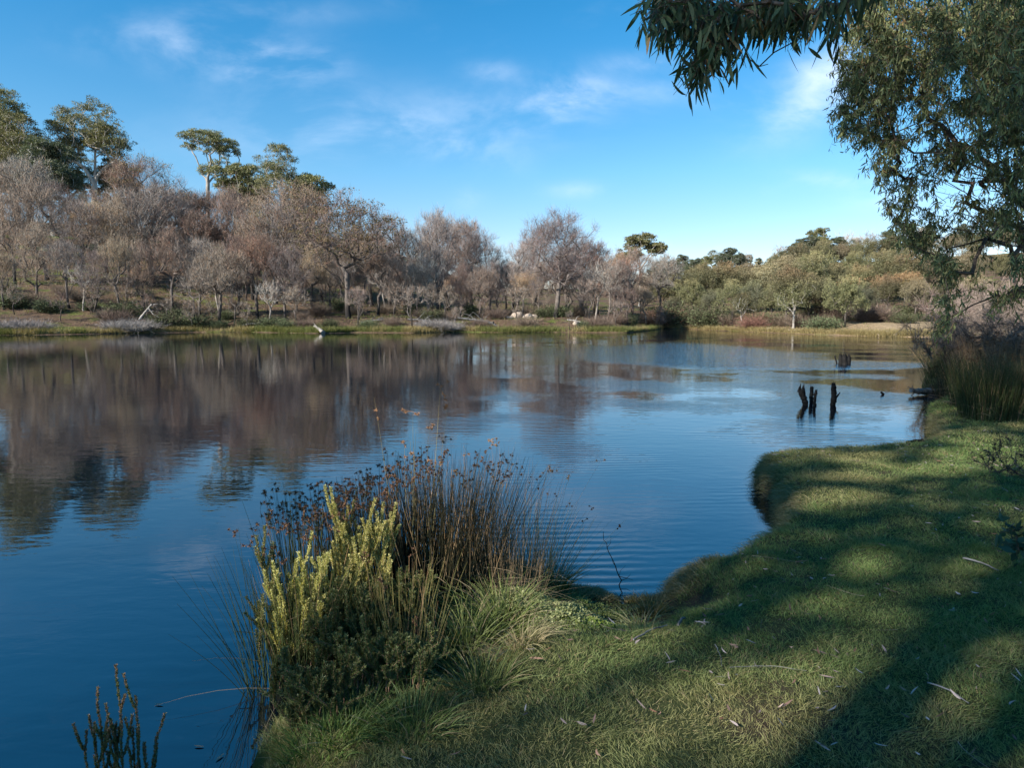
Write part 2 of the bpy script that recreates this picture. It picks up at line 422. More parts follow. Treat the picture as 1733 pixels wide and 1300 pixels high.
# ------------------------------------------------------------------ lake outline and terrain
near = [(-120, -30), (-40, -8), (-8, -0.5), (-3, 0.6), (-1.3, 1.3), (-0.95, 2.0), (-0.9, 2.6)] + [tuple(PZ(*p)[:2]) for p in [
    (440, 1300), (462, 1240), (490, 1180), (545, 1090), (630, 1025), (750, 985), (880, 975), (965, 1000), (1005, 1006), (1028, 1024), (1062, 1026),
    (1090, 1016), (1130, 1022), (1145, 1006), (1162, 992), (1215, 984), (1250, 972), (1290, 955), (1327, 930), (1332, 905), (1322, 880), (1306, 855), (1296, 830)]]
near += [(3.05, 8.35), (3.3, 8.75), (3.9, 8.95), (4.6, 9.15), (5.5, 9.3), (6.2, 9.8), (6.7, 10.6), (7.2, 11.6), (8.0, 13.0), (9.3, 14.6), (10.4, 16.4), (11.4, 18.8), (13.2, 21.5), (16, 26), (20, 31), (25, 36), (31, 42), (36, 48)]
far = [(1733, 575), (1600, 571), (1500, 570), (1400, 567), (1300, 563), (1230, 560), (1170, 557), (1125, 556), (1095, 560.5), (1060, 563.5), (940, 562.5), (850, 563), (780, 562), (700, 563.5), (600, 563), (540, 564.5),
       (430, 562.5), (330, 562.5), (230, 564), (150, 565.5), (60, 567), (-40, 568), (-200, 570), (-500, 576)]
lake = np.array(near + [tuple(PZ(*p)[:2]) for p in far] + [(-90, 40), (-130, 20)])

def sdist(x, y):
    x = np.asarray(x, float); y = np.asarray(y, float); d = np.full(x.shape, 1e9); ins = np.zeros(x.shape, bool)
    n = len(lake)
    for i in range(n):
        a = lake[i]; b = lake[(i + 1) % n]; e = b - a; L2 = e @ e + 1e-12
        t = np.clip(((x - a[0]) * e[0] + (y - a[1]) * e[1]) / L2, 0, 1)
        d = np.minimum(d, (x - a[0] - t * e[0]) ** 2 + (y - a[1] - t * e[1]) ** 2)
        cr = ((a[1] > y) != (b[1] > y)) & (x < e[0] * (y - a[1]) / (e[1] if abs(e[1]) > 1e-12 else 1e-12) + a[0]); ins ^= cr
    d = np.sqrt(d); return np.where(ins, -d, d)

def zfar(x, y):
    sd = sdist(x, y) + 0.25 * fbm2(x, y, 5, 3, 0.9)
    d = np.maximum(sd, 0); z = np.where(sd < 0, np.maximum(sd * 0.35, -1.5), 0.30 * (1 - np.exp(-d / 0.6)))
    fw = sst(np.asarray(y, float), 32, 52)
    left = 1 - sst(x, -46, 2); right = sst(x, 22, 60)
    dd = 78 - 78 * np.log1p(np.exp((78 - d) / 12.0)) / np.log1p(np.exp(78 / 12.0)) * 0 - 12 * np.log1p(np.exp((78 - d) / 12.0))
    z = z + fw * (dd * 0.05 + left * (np.maximum(dd - 3, 0) * 0.14 + np.maximum(dd - 35, 0) * 0.045) + np.maximum(dd - 30, 0) * 0.05 + right * np.maximum(dd - 13, 0) * 0.095 + 0.5 * (1 - right) * sst(dd, 1.5, 5))
    z = z + sst(d, 1, 12) * 0.45 * fbm2(x, y, 9, 3, 0.13) + sst(d, 0.5, 3) * 0.08 * fbm2(x, y, 11, 3, 1.1)
    return z

NB = (-4.0, 16.0, -5.0, 24.0)   # the near bank patch
POOL = [(PZ(800, 1195)[:2], 0.17), (PZ(740, 1200)[:2], 0.13), (PZ(860, 1150)[:2], 0.12)]
g1c = PZ(1040, 1050)[:2]; g2c = PZ(690, 1130)[:2]
def znear(x, y):
    sd = sdist(x, y) + 0.11 * fbm2(x, y, 21, 3, 4.0) + 0.035 * fbm2(x, y, 22, 2, 18)
    d = np.maximum(sd, 0)
    gentle = np.maximum(np.exp(-((x - g1c[0]) ** 2 + (y - g1c[1]) ** 2) / 0.55), np.exp(-(((x - g2c[0]) / 1.0) ** 2 + ((y - g2c[1]) / 0.9) ** 2)))
    s = 0.045 + 0.65 * gentle
    top = 0.36 + 0.04 * fbm2(x, y, 31, 3, 0.9) + 0.018 * fbm2(x, y, 32, 3, 4.0)
    ginlet = np.exp(-((x - g1c[0]) ** 2 + (y - g1c[1]) ** 2) / 0.35); top = top * (1 - 0.72 * ginlet) + 0.03 * ginlet * fbm2(x, y, 33, 3, 8)
    z = np.where(sd < 0, np.maximum(sd * 2.2, -0.6), top * (1 - np.exp(-d / s)) + 0.004)
    z = z + sst(x, 6, 16) * 0.08
    for (c, r) in POOL:
        z = z - 0.33 * np.exp(-((x - c[0]) ** 2 + (y - c[1]) ** 2) / r ** 2)
    return z
def zground(x, y):
    x = np.asarray(x, float); y = np.asarray(y, float)
    inb = (x > NB[0]) & (x < NB[1]) & (y > NB[2]) & (y < NB[3])
    return np.where(inb, znear(x, y), zfar(x, y))
def zg(x, y): return float(zground(np.array([x]), np.array([y]))[0])

def grid_obj(name, xs, ys, fz, mat):
    Xg, Yg = np.meshgrid(xs, ys); Zg = fz(Xg.ravel(), Yg.ravel())
    nx, ny = len(xs), len(ys); i = np.arange(nx - 1)[None] + (np.arange(ny - 1) * nx)[:, None]
    mb = MB(); mb.add(np.stack([Xg.ravel(), Yg.ravel(), Zg], 1), np.stack([i, i + 1, i + nx + 1, i + nx], -1).reshape(-1, 4))
    o = mb.obj(name, mat, smooth=True); o['kind'] = 'structure'; return o
def zfar_mesh(x, y):
    z = zfar(x, y); m = 0.6
    inb = (x > NB[0] + m) & (x < NB[1] - m) & (y > NB[2] + m) & (y < NB[3] - m)
    return np.where(inb, np.minimum(z - 0.5, -0.4), z)
def spaced(a, b, n, c, k):
    t = np.linspace(-1, 1, n); s = np.sinh(k * t) / math.sinh(k); 
    return np.where(s < 0, c + s * (c - a), c + s * (b - c))
xs = np.concatenate([np.linspace(-900, -130, 16)[:-1], np.linspace(-130, 110, 301), np.linspace(110, 900, 16)[1:]])
ys = np.concatenate([np.linspace(-300, -12, 12)[:-1], np.linspace(-12, 28, 60)[:-1], np.linspace(28, 50, 30)[:-1], np.linspace(50, 80, 110)[:-1], np.linspace(80, 200, 110)[:-1], np.linspace(200, 1200, 20)])
grid_obj('ground', xs, ys, zfar_mesh, M['ground'])
grid_obj('lawn_bank', np.arange(NB[0], NB[1], 0.06), np.arange(NB[2], NB[3], 0.06), znear, M['bank'])
mb = MB(); mb.add([(-900, -300, 0), (900, -300, 0), (900, 300, 0), (-900, 300, 0)], [(0, 1, 2, 3)])
o = mb.obj('water', M['water']); o['kind'] = 'structure'

# ------------------------------------------------------------------ tree kinds (meshes are shared by the copies)
def lobe_points(rng, lobes, n, shell=0.55, upper=0.0):
    out = []; wts = np.array([l[6] if len(l) > 6 else 1.0 for l in lobes]); wts = wts / wts.sum()
    for k in rng.choice(len(lobes), n, p=wts):
        cx, cy, cz, rx, ry, rz = lobes[k][:6]
        while True:
            v = norm(rng.normal(size=3))
            if v[2] > -1 + upper * 2 * rng.random(): break
        r = shell + (1 - shell) * rng.random() ** 0.6
        out.append(np.array([cx + v[0] * rx * r, cy + v[1] * ry * r, cz + v[2] * rz * r]))
    return np.array(out)

def bent_trunk(rng, H, n, lean=0.08, wob=0.03):
    z = np.linspace(0, 1, n); a = rng.random() * 6.283; b = rng.random() * 6.283
    x = lean * H * (z ** 1.3) * math.cos(a) + wob * H * np.sin(z * 5 + b); y = lean * H * (z ** 1.3) * math.sin(a) + wob * H * np.cos(z * 4.3 + b)
    return np.stack([x - x[0], y - y[0], z * H], 1)

def dead_tree(seed, H=9.0, wide=0.34, nt=300, ntw=20, fork=0.36, tw=0.44, leafy=0.0, twc=(0.30, 0.228, 0.17), R=0.20, tall=False):
    rng = np.random.default_rng(seed)
    lob = []
    nl = 7 if not tall else 9
    for k in range(nl):
        a = k * 2.4 + rng.random(); rr = wide * H * (0.25 + 0.38 * rng.random()); z = H * (0.48 + 0.34 * rng.random())
        if tall: rr *= 0.8; z = H * (0.34 + 0.5 * k / nl)
        q = H * (0.17 + 0.08 * rng.random())
        lob.append((rr * math.cos(a), rr * math.sin(a), min(z, H - q * 0.95), q * 1.15, q * 1.15, q * 0.92))
    lob.append((0, 0, H * 0.80, wide * H * 0.62, wide * H * 0.62, H * 0.195, 2.0))
    tr = bent_trunk(rng, H * (fork if not tall else 0.62), 6 if not tall else 11, 0.10, 0.02)
    T = lobe_points(rng, lob, nt, 0.25, 0.45)
    N, par, cnt, tips = skeleton(tr, T, rng, 3 if not tall else 3, seg=0.07 * H, bow=0.12, upw=0.55, wob=0.22)
    mt = MB(); skin_tree(mt, N, par, cnt, R, rng, 0.02, 0.5, trunk_n=1)
    # fine twigs in fans, on the tips and along the outer branches
    outer = np.where((cnt < 6) & (np.arange(len(N)) > len(tr)))[0]
    idx = np.concatenate([np.repeat(tips, ntw), rng.choice(outer, nt * ntw // 2)])
    base = N[idx]; cen = np.array([0, 0, H * 0.34])
    pd = norm(N[idx] - N[par[idx]])
    base = base - pd * rng.random((len(idx), 1)) * 0.7 * H / 9 + rng.normal(size=base.shape) * 0.16 * H / 9
    d = norm(norm(base - cen) * 0.8 + pd * 0.3 + np.array([0, 0, 0.05]) + rng.normal(size=base.shape) * 0.6)
    L = tw * H / 9 * (0.5 + rng.random(len(idx)) * 0.9)
    g = rng.random((len(idx), 1)); c = np.array(twc) * (0.72 + 0.5 * rng.random((len(idx), 1)))
    c = np.where(g < 0.14, c * np.array([1.25, 1.35, 1.45]), c); c = np.where(g > 0.86, c * np.array([1.2, 0.85, 0.7]), c)
    mw = MB(); ribbons(mw, base, d, L, 0.017 + 0.012 * rng.random(len(idx)), rng.normal(size=base.shape) * 0.10, 1, rng, c)
    parts = [('trunk', mt.mesh('dead_trunk', M['bark_dark'], True)), ('twigs', mw.mesh('dead_twig_crown', M['twig']))]
    if leafy > 0:
        ml = MB(); t2 = [t for t in tips if rng.random() < leafy]
        leaf_clumps(ml, N[t2] + rng.normal(size=(len(t2), 3)) * 0.15, rng, 34, 0.9, (0.14, 0.14, 0.06), (0.28, 0.19, 0.10), 0.17, 0.08)
        parts.append(('leaves', ml.mesh('sparse_leaves', M['bush_leaf'])))
    return dict(parts=parts, H=H)

def leaf_clumps(mb, C, rng, n, rad, c1, c2, L, wd, flat=0.6, redtop=None, hang=0.5, zr=None, full=False):
    k = len(C); idx = np.repeat(np.arange(k), n)
    v = norm(rng.normal(size=(len(idx), 3))); v[:, 2] = v[:, 2] if full else np.abs(v[:, 2]) * 1.0 - 0.25 * rng.random(len(idx))
    cr = rad * (0.65 + 0.6 * rng.random(k))[idx][:, None]
    P = C[idx] + v * cr * (0.55 + 0.45 * rng.random((len(idx), 1))) * np.array([1, 1, flat])
    d = norm(rng.normal(size=P.shape) * 0.8 + np.array([0, 0, -hang]) + v * 0.5)
    mixk = (0.5 * rng.random(k)[idx] + 0.5 * rng.random(len(idx)))[:, None]
    c = np.array(c1) * (1 - mixk) + np.array(c2) * mixk
    if redtop is not None and zr is not None:
        t = sst(P[:, 2], zr[0], zr[1])[:, None] * (0.35 + 0.65 * rng.random((len(idx), 1))); c = c * (1 - t) + np.array(redtop) * t
    ribbons(mb, P, d, L * (0.6 + 0.8 * rng.random(len(idx))), wd * (0.7 + 0.6 * rng.random(len(idx))), rng.normal(size=P.shape) * 0.02, 2, rng, c, profile='lens')

def gum_tree_kind(seed, H=24.0, lobes=None, trunk=0.6, R=0.42, nt=110, n=70, rad=1.15, bark='bark_white', c1=(0.09, 0.11, 0.055), c2=(0.28, 0.25, 0.11), i0=5, L=0.34, flat=0.55):
    rng = np.random.default_rng(seed)
    tr = bent_trunk(rng, H * trunk, 11, 0.03, 0.012)
    nt = int(nt * 3.6); T = lobe_points(rng, [tuple(np.array(l[:6]) * H) + ((l[6],) if len(l) > 6 else ()) for l in [tuple(np.array(q[:6]) * [1, 1, 1, 1.25, 1.25, 1.3]) + tuple(q[6:]) for q in lobes]], nt, 0.45, 0.62)
    N, par, cnt, tips = skeleton(tr, T, rng, i0 - 1, seg=0.05 * H, bow=0.12, upw=0.8)
    mt = MB(); skin_tree(mt, N, par, cnt, R, rng, 0.035, 0.55, trunk_n=1)
    ml = MB(); leaf_clumps(ml, T, rng, int(n * 0.8), rad * 0.8, c1, c2, L * 0.85, L * 0.34, flat + 0.15)
    return dict(parts=[('trunk', mt.mesh('gum_trunk', M[bark], True)), ('crown', ml.mesh('gum_crown', M['euc_leaf']))], H=H)

def bush_tree(seed, H=8.0, wide=0.42, nt=190, n=80, trunk=0.32, c1=(0.09, 0.092, 0.045), c2=(0.235, 0.215, 0.11), red=(0.32, 0.25, 0.13), zr=(0.75, 1.05), bark='bark_dark', low=0.42, R=0.15, lift=0.0):
    rng = np.random.default_rng(seed); lob = []
    for k in range(9):
        a = k * 2.4 + rng.random(); rr = wide * H * (0.2 + 0.5 * rng.random()); q = H * (0.17 + 0.07 * rng.random())
        z = H * (low + (0.8 - low) * rng.random())
        lob.append((rr * math.cos(a), rr * math.sin(a), min(z, H - q), q * 1.25, q * 1.25, q))
    lob.append((0, 0, H * 0.74, wide * H * 0.5, wide * H * 0.5, H * 0.26, 1.6))
    T = lobe_points(rng, lob, nt, 0.35, 0.4)
    tr = bent_trunk(rng, H * trunk, 5, 0.05, 0.01)
    N, par, cnt, tips = skeleton(tr, T, rng, 3, seg=0.08 * H, bow=0.15, upw=1.0)
    mt = MB(); skin_tree(mt, N, par, cnt, R, rng, 0.016, 0.5, trunk_n=1)
    ml = MB(); leaf_clumps(ml, T, rng, n, 0.55 * H / 8, c1, c2, 0.19, 0.08, 1.25, red, 0.35, (zr[0] * H, zr[1] * H), True)
    return dict(parts=[('trunk', mt.mesh('bush_trunk', M[bark], True)), ('crown', ml.mesh('bush_crown', M['bush_leaf']))], H=H)

def brush(seed, H=1.6, wide=1.2, n=900, c=(0.25, 0.18, 0.13), leaf=None, bark='bark_dark', wdt=0.022):
    rng = np.random.default_rng(seed)
    a = rng.random(n) * 6.283; r = rng.random(n) ** 0.6
    base = np.stack([np.cos(a) * r * wide * 0.35, np.sin(a) * r * wide * 0.35, np.zeros(n)], 1)
    d = norm(np.stack([np.cos(a) * r * 0.9, np.sin(a) * r * 0.9, 0.5 + 0.7 * rng.random(n)], 1) + rng.normal(size=(n, 3)) * 0.25)
    L = H * (0.35 + 0.65 * rng.random(n)); mb = MB()
    cc = np.array(c) * (0.6 + 0.7 * rng.random((n, 1)))
    ribbons(mb, base, d, L, wdt, rng.normal(size=(n, 3)) * 0.3, 3, rng, cc)
    P = base + d * (L * (0.5 + 0.5 * rng.random(n)))[:, None]
    ribbons(mb, P, norm(d + rng.normal(size=(n, 3)) * 0.7), 0.28 * H, wdt * 0.8, rng.normal(size=(n, 3)) * 0.05, 1, rng, cc if leaf is None else np.array(leaf) * (0.6 + 0.7 * rng.random((n, 1))))
    if leaf is not None:
        k = n * 3; i = rng.integers(0, n, k); P = base[i] + d[i] * (L[i] * (0.35 + 0.65 * rng.random(k)))[:, None] + rng.normal(size=(k, 3)) * 0.12 * H
        P[:, 2] = np.abs(P[:, 2])
        ribbons(mb, P, norm(rng.normal(size=(k, 3))), 0.16, 0.07, np.zeros((k, 3)), 1, rng, np.array(leaf) * (0.6 + 0.8 * rng.random((k, 1))), profile='lens')
    return dict(parts=[(None, mb.mesh('brush', M['brush']))], H=H)

seen_labels = {}
def place(proto, name, x, y, H, label, cat, group=None, rz=0.0, sw=1.0, z=None):
    s = H / proto['H']; loc = (x, y, (zg(x, y) if z is None else z) - 0.06)
    if len(proto['parts']) == 1 and proto['parts'][0][0] is None:
        o = bpy.data.objects.new(name, proto['parts'][0][1]); col.objects.link(o); o.location = loc
        o.rotation_euler = (0, 0, rz); o.scale = (s * sw, s * sw, s); return tag(o, label, cat, group)
    t = thing(name, loc, label, cat, group); t.rotation_euler = (0, 0, rz); t.scale = (s * sw, s * sw, s)
    for pn, me in proto['parts']:
        o = bpy.data.objects.new(pn, me); col.objects.link(o); o.parent = t
    return t
def at_px(px, Y): return ((px - CX) / F * Y * 1.0, Y)
def x_of(px, Y):   # world x of image column px at depth Y, near the height of the far bank
    d = ray(px, 540); return d[0] / d[1] * Y
def H_for(px, Y, top):
    x = x_of(px, Y); zt = PY(px, top, Y)[2]; return zt - zg(x, Y), x
def place_px(proto, name, px, Y, top, label, cat, group=None, rz=0.0, sw=1.0):
    H, x = H_for(px, Y, top); return place(proto, name, x, Y, max(H, 0.4), label, cat, group, rz, sw)

ORD = ['first', 'second', 'third', 'fourth', 'fifth', 'sixth', 'seventh', 'eighth', 'ninth', 'tenth', 'eleventh', 'twelfth', 'thirteenth', 'fourteenth', 'fifteenth', 'sixteenth', 'seventeenth', 'eighteenth', 'nineteenth', 'twentieth',
       'twenty-first', 'twenty-second', 'twenty-third', 'twenty-fourth', 'twenty-fifth', 'twenty-sixth', 'twenty-seventh', 'twenty-eighth', 'twenty-ninth', 'thirtieth', 'thirty-first', 'thirty-second', 'thirty-third', 'thirty-fourth', 'thirty-fifth', 'thirty-sixth']

rg = np.random.default_rng(7)
DT = [dead_tree(101), dead_tree(102, wide=0.42, fork=0.28, twc=(0.27, 0.235, 0.205)), dead_tree(103, wide=0.33, fork=0.40, tall=False), dead_tree(104, wide=0.44, fork=0.24, nt=330, twc=(0.25, 0.195, 0.16)), dead_tree(105, wide=0.42, fork=0.25, twc=(0.32, 0.22, 0.155))]
DT_tall = dead_tree(106, H=14, wide=0.30, nt=420, ntw=22, tw=0.5, tall=True, R=0.26, twc=(0.29, 0.25, 0.23))
DT_tall2 = dead_tree(110, H=14, wide=0.34, nt=330, ntw=22, tw=0.55, tall=True, R=0.24, leafy=0.3)
DT_up = [dead_tree(121, H=12, wide=0.26, nt=300, ntw=17, tw=0.5, tall=True, R=0.20, twc=(0.29, 0.225, 0.18)), dead_tree(122, H=12, wide=0.32, nt=260, ntw=17, tw=0.55, tall=True, R=0.20, twc=(0.26, 0.22, 0.195))]
DT_leafy = dead_tree(107, H=11, wide=0.42, nt=280, ntw=18, leafy=0.45, fork=0.34, R=0.2, twc=(0.30, 0.24, 0.19))
DT_small = [dead_tree(108, H=5, wide=0.25, nt=70, ntw=9, tw=0.8, R=0.07, fork=0.35, twc=(0.27, 0.21, 0.17)), dead_tree(109, H=5, wide=0.36, nt=60, ntw=7, tw=0.9, R=0.08, fork=0.1, twc=(0.30, 0.24, 0.20)), dead_tree(119, H=5, wide=0.18, nt=45, ntw=7, tw=0.8, R=0.07, fork=0.5, twc=(0.24, 0.19, 0.16))]
DT_bare = dead_tree(111, H=8, wide=0.34, nt=90, ntw=8, tw=0.9, R=0.15, twc=(0.5, 0.45, 0.39))
DT_bare['parts'] = [('trunk', DT_bare['parts'][0][1].copy()), DT_bare['parts'][1]]; DT_bare['parts'][0][1].materials[0] = M['bark_grey']

# --- dead woodland on the left shore: (column, depth, top row, kind)
g_front = 'leafless brown trees along the far left shore'
front = [(8, 62, 400, 0), (66, 64, 380, 2), (118, 66, 405, 1), (160, 64, 392, 3), (205, 66, 405, 0), (246, 68, 398, 4), (290, 66, 385, 2), (338, 68, 395, 1), (372, 66, 388, 3), (405, 69, 402, 0), (436, 67, 380, 4), (482, 67, 388, 1),
         (528, 70, 392, 2), (560, 72, 420, 3), (640, 68, 425, 0), (668, 70, 405, 4), (705, 72, 418, 1), (778, 70, 432, 2), (812, 72, 425, 3), (845, 70, 450, 0), (884, 69, 440, 4), (912, 72, 428, 1), (960, 70, 425, 3), (992, 69, 432, 2), (1028, 70, 425, 1), (1062, 69, 440, 3), (1095, 69, 472, 0), (1118, 72, 490, 1)]
for i, (px, Y, top, k) in enumerate(front):
    place_px((DT + DT_up)[5 + (i // 2) % 2 if i % 2 == 1 else k], 'dead_tree', px, Y + rg.uniform(-1, 4), top + rg.uniform(-14, 26), f'leafless brown tree in the front row by the water, {ORD[i]} from the left', 'tree', g_front, rg.random() * 6.28, 0.62 + 0.36 * rg.random()).rotation_euler.rotate_axis('X', rg.normal() * 0.09)
g_mid = 'leafless brown trees in the second row'
mid = [(30, 76, 330, 1), (85, 80, 300, 3), (140, 78, 345, 0), (185, 82, 330, 4), (222, 80, 345, 2), (262, 82, 318, 1), (305, 84, 335, 3), (345, 82, 338, 0), (395, 84, 335, 4), (430, 82, 345, 2), (468, 80, 340, 1), (500, 86, 350, 3), (545, 84, 372, 0), (630, 84, 385, 4),
       (660, 82, 378, 3), (690, 84, 378, 1), (760, 84, 392, 0), (790, 82, 382, 2), (825, 86, 420, 3), (870, 86, 432, 1), (905, 84, 405, 4), (985, 82, 410, 3), (1012, 84, 412, 0), (1040, 82, 410, 4), (1070, 84, 440, 2)]
for i, (px, Y, top, k) in enumerate(mid):
    place_px((DT + DT_up)[k if i % 2 else 5 + (i // 2) % 2], 'dead_tree', px, Y, top + rg.uniform(-20, 16) - (0 if i % 2 else 14), f'leafless brown tree in the second row of the dead wood, {ORD[i]} from the left', 'tree', g_mid, rg.random() * 6.28, 0.75 + 0.4 * rg.random()).rotation_euler.rotate_axis('X', rg.normal() * 0.07)
g_back = 'leafless trees high at the back of the dead wood'
back = [(15, 96, 288, 0), (60, 98, 268, 1), (108, 94, 296, 3), (150, 100, 322, 2), (195, 98, 325, 4), (285, 100, 314, 3), (325, 104, 322, 1), (360, 100, 325, 0), (400, 100, 322, 4), (440, 98, 330, 2), (520, 98, 350, 1), (600, 98, 385, 0), (650, 96, 392, 3), (720, 100, 395, 2), (840, 104, 430, 0), (960, 100, 420, 2), (1050, 100, 430, 4)]
for i, (px, Y, top, k) in enumerate(back):
    place_px((DT + DT_up)[k if i % 2 else 5 + (i // 2) % 2], 'dead_tree', px, Y, top + rg.uniform(-12, 14), f'leafless tree high at the back of the dead wood, {ORD[i]} from the left', 'tree', g_back, rg.random() * 6.28, 0.85 + 0.35 * rg.random())
place_px(DT_tall, 'dead_tree', 940, 71, 350, 'tallest bare dark tree standing alone above the others on the far shore', 'tree', rz=1.2, sw=1.15)
place_px(DT_tall, 'dead_tree', 872, 76, 397, 'bare dark tree leaning left beside the tallest bare tree', 'tree', rz=3.2, sw=0.9).rotation_euler = (0, R_(-12), 3.2)
place_px(DT_tall, 'dead_tree', 742, 74, 347, 'tall bare tree with a round twiggy top right of the half leafed tree', 'tree', rz=4.0, sw=0.75)
place_px(DT_tall, 'dead_tree', 800, 80, 378, 'tall bare tree with two round twiggy tops left of the dip in the treeline', 'tree', rz=5.1, sw=0.95)
place_px(DT_leafy, 'half_leafed_tree', 590, 68, 312, 'half leafed tree with a wide olive and brown crown near the white log', 'tree', rz=0.4, sw=1.05)
place_px(DT_tall2, 'half_leafed_tree', 502, 84, 300, 'tall tree with a rusty brown top in front of the rounded hill gum', 'tree', rz=2.0, sw=1.2)
place_px(DT_tall2, 'half_leafed_tree', 240, 92, 256, 'dark thin crowned tree just right of the big white trunked gum', 'tree', rz=0.6, sw=1.1)
g_sm = 'small spindly trees at the foot of the left bank'
small = [(px_, 63 + (px_ * 7 % 5), 492 + (px_ * 13 % 23), 0) for px_ in range(60, 1110, 90)] + [(20, 60, 470, 0), (100, 61, 480, 1), (165, 62, 476, 0), (212, 63, 470, 1), (275, 64, 490, 1), (318, 64, 470, 0), (352, 65, 488, 1), (390, 65, 480, 0), (460, 65, 478, 1), (505, 65, 490, 0), (612, 65, 492, 1), (665, 65, 478, 0), (720, 65, 490, 1), (760, 66, 480, 0), (822, 66, 486, 1), (870, 66, 490, 0), (1000, 66, 480, 1), (1050, 66, 490, 0)]
small.sort()
for i, (px, Y, top, k) in enumerate(small):
    place_px(DT_small[(k + i) % 3], 'dead_sapling', px + rg.uniform(-9, 9), Y + rg.uniform(0, 4), top + rg.uniform(-22, 18), 'small spindly bare tree near the waterline of the left bank', 'small tree', g_sm, rg.random() * 6.28, 1.0)
for px, Y, top, lab in [(142, 66, 440, 'pale grey bare trunk leaning over scrub near the left edge'), (372, 68, 430, 'pale forked bare trunk beside dark stumps left of centre'), (725, 73, 420, 'pale split bare trunk under the round twiggy top'), (1008, 71, 440, 'pale bare trunk below the right end of the dead wood'),
                        (455, 66, 470, 'short pale stump with broken limbs on the left bank'), (652, 78, 440, 'pale bare tree behind the brush pile')]:
    place_px(DT_bare, 'bare_trunk_tree', px, Y, top, lab, 'tree', rz=rg.random() * 6.28, sw=0.9)

for i in range(44):
    px = 10 + i * 25.6 + rg.uniform(-9, 9); Y = rg.uniform(76, 94); k = rg.integers(5)
    place_px(DT[k], 'dead_tree', px, Y, rg.uniform(425, 462), 'slender bare tree half hidden among the trunks of the dead wood', 'tree', 'bare understorey trees of the dead wood', rg.random() * 6.28, 0.9)
# --- live gums on the hill
def many_lobes(seed, n, env, size, pts=()):
    r = np.random.default_rng(seed); out = []
    for k in range(n):
        e = env[r.integers(len(env))]; v = norm(r.normal(size=3)); q = (0.35 + 0.65 * r.random() ** 0.5); sz = size * (0.6 + 0.7 * r.random())
        out.append((e[0] + v[0] * e[2] * q, v[1] * e[2] * q, min(e[1] + v[2] * e[3] * q, 0.985 - sz * 0.6), sz, sz, sz * 0.62))
    up = 0.975 - max(o[2] + o[5] for o in out); return [(o[0], o[1], o[2] + up) + o[3:] for o in out] + list(pts)
G1 = gum_tree_kind(201, 26, many_lobes(1, 60, [(-.02, .76, .21, .20), (-.02, .76, .21, .20), (.18, .64, .17, .15), (-.20, .64, .15, .13)], .070), 0.66, 0.5, 230, 52, 1.15, i0=4)
G2 = gum_tree_kind(202, 24, [(-.02, 0, .93, .17, .14, .045, 2), (.12, 0, .87, .14, .12, .045, 1.4), (-.17, 0, .84, .06, .06, .03, .4), (.2, .02, .80, .09, .1, .05), (.16, 0, .66, .12, .12, .06, .45), (.0, .05, .62, .09, .09, .05, .3), (.05, 0, .78, .12, .1, .04, .4)], 0.62, 0.42, 85, 75, 1.0, i0=5)
G3 = gum_tree_kind(203, 24, many_lobes(3, 52, [(0, .80, .19, .17), (0, .62, .26, .18), (.24, .58, .12, .1)], .070), 0.62, 0.4, 200, 52, 1.1, i0=4, bark='bark_grey')
G4 = gum_tree_kind(204, 16, many_lobes(4, 30, [(-.03, .83, .13, .12), (-.03, .83, .13, .12), (.15, .66, .11, .08), (-.12, .62, .10, .08)], .065), 0.62, 0.22, 110, 58, 0.7, i0=4)
G5 = gum_tree_kind(205, 14, many_lobes(5, 50, [(0, .70, .27, .26), (0, .48, .34, .26)], .085), 0.5, 0.22, 200, 60, 0.85, i0=3, c1=(0.06, 0.075, 0.045), c2=(0.15, 0.165, 0.095))
G6 = gum_tree_kind(206, 12, many_lobes(6, 34, [(0, .76, .25, .2), (.1, .55, .26, .16)], .085), 0.55, 0.18, 120, 55, 0.65, i0=3)
place_px(G1, 'gum_tree', 8, 118, 122, 'huge gum with a domed olive crown at the left edge of the photo', 'tree', rz=2.5, sw=1.0)
place_px(G3, 'gum_tree', 45, 112, 188, 'dark bushy gum below the huge gum at the left edge', 'tree', rz=1.0, sw=1.1)
place_px(G5, 'gum_tree', 100, 108, 232, 'dark grey green gum between the huge left gum and the white trunked gum', 'tree', rz=0.3, sw=1.0)
place_px(G5, 'gum_tree', 18, 130, 215, 'dark background gum behind the huge gum at the left edge', 'tree', rz=4.3, sw=1.2)
place_px(G5, 'gum_tree', 68, 126, 225, 'dark background gum filling the gap right of the huge left gum', 'tree', rz=5.0, sw=1.1)
place_px(G1, 'gum_tree', 172, 124, 158, 'tall white trunked gum with a broad airy olive crown on the hill', 'tree', rz=0.0, sw=1.0)
place_px(G2, 'gum_tree', 362, 128, 219, 'white limbed gum with a flat umbrella crown standing against the sky', 'tree', rz=0.0, sw=1.05)
place_px(G6, 'gum_tree', 405, 122, 272, 'small dark gum tucked right of the flat umbrella crown', 'tree', rz=0.5, sw=1.0)
place_px(G3, 'gum_tree', 482, 118, 242, 'rounded gum of dense clumps, the tallest right of the flat umbrella crown', 'tree', rz=0.2, sw=0.95)
place_px(G4, 'gum_tree', 1082, 108, 390, 'slender gum with a pom pom top right of the dead wood', 'tree', rz=0.0, sw=1.25)
place_px(G3, 'gum_tree', 132, 132, 236, 'dark gum half hidden behind the white trunked gum', 'tree', rz=1.9, sw=1.15)
place_px(G5, 'gum_tree', 212, 130, 268, 'low dark gum right behind the tall white trunked gum', 'tree', rz=0.9, sw=1.0)
place_px(G3, 'gum_tree', 440, 124, 276, 'dark gum filling the gap between the flat umbrella crown and the rounded gum', 'tree', rz=3.9, sw=1.1)
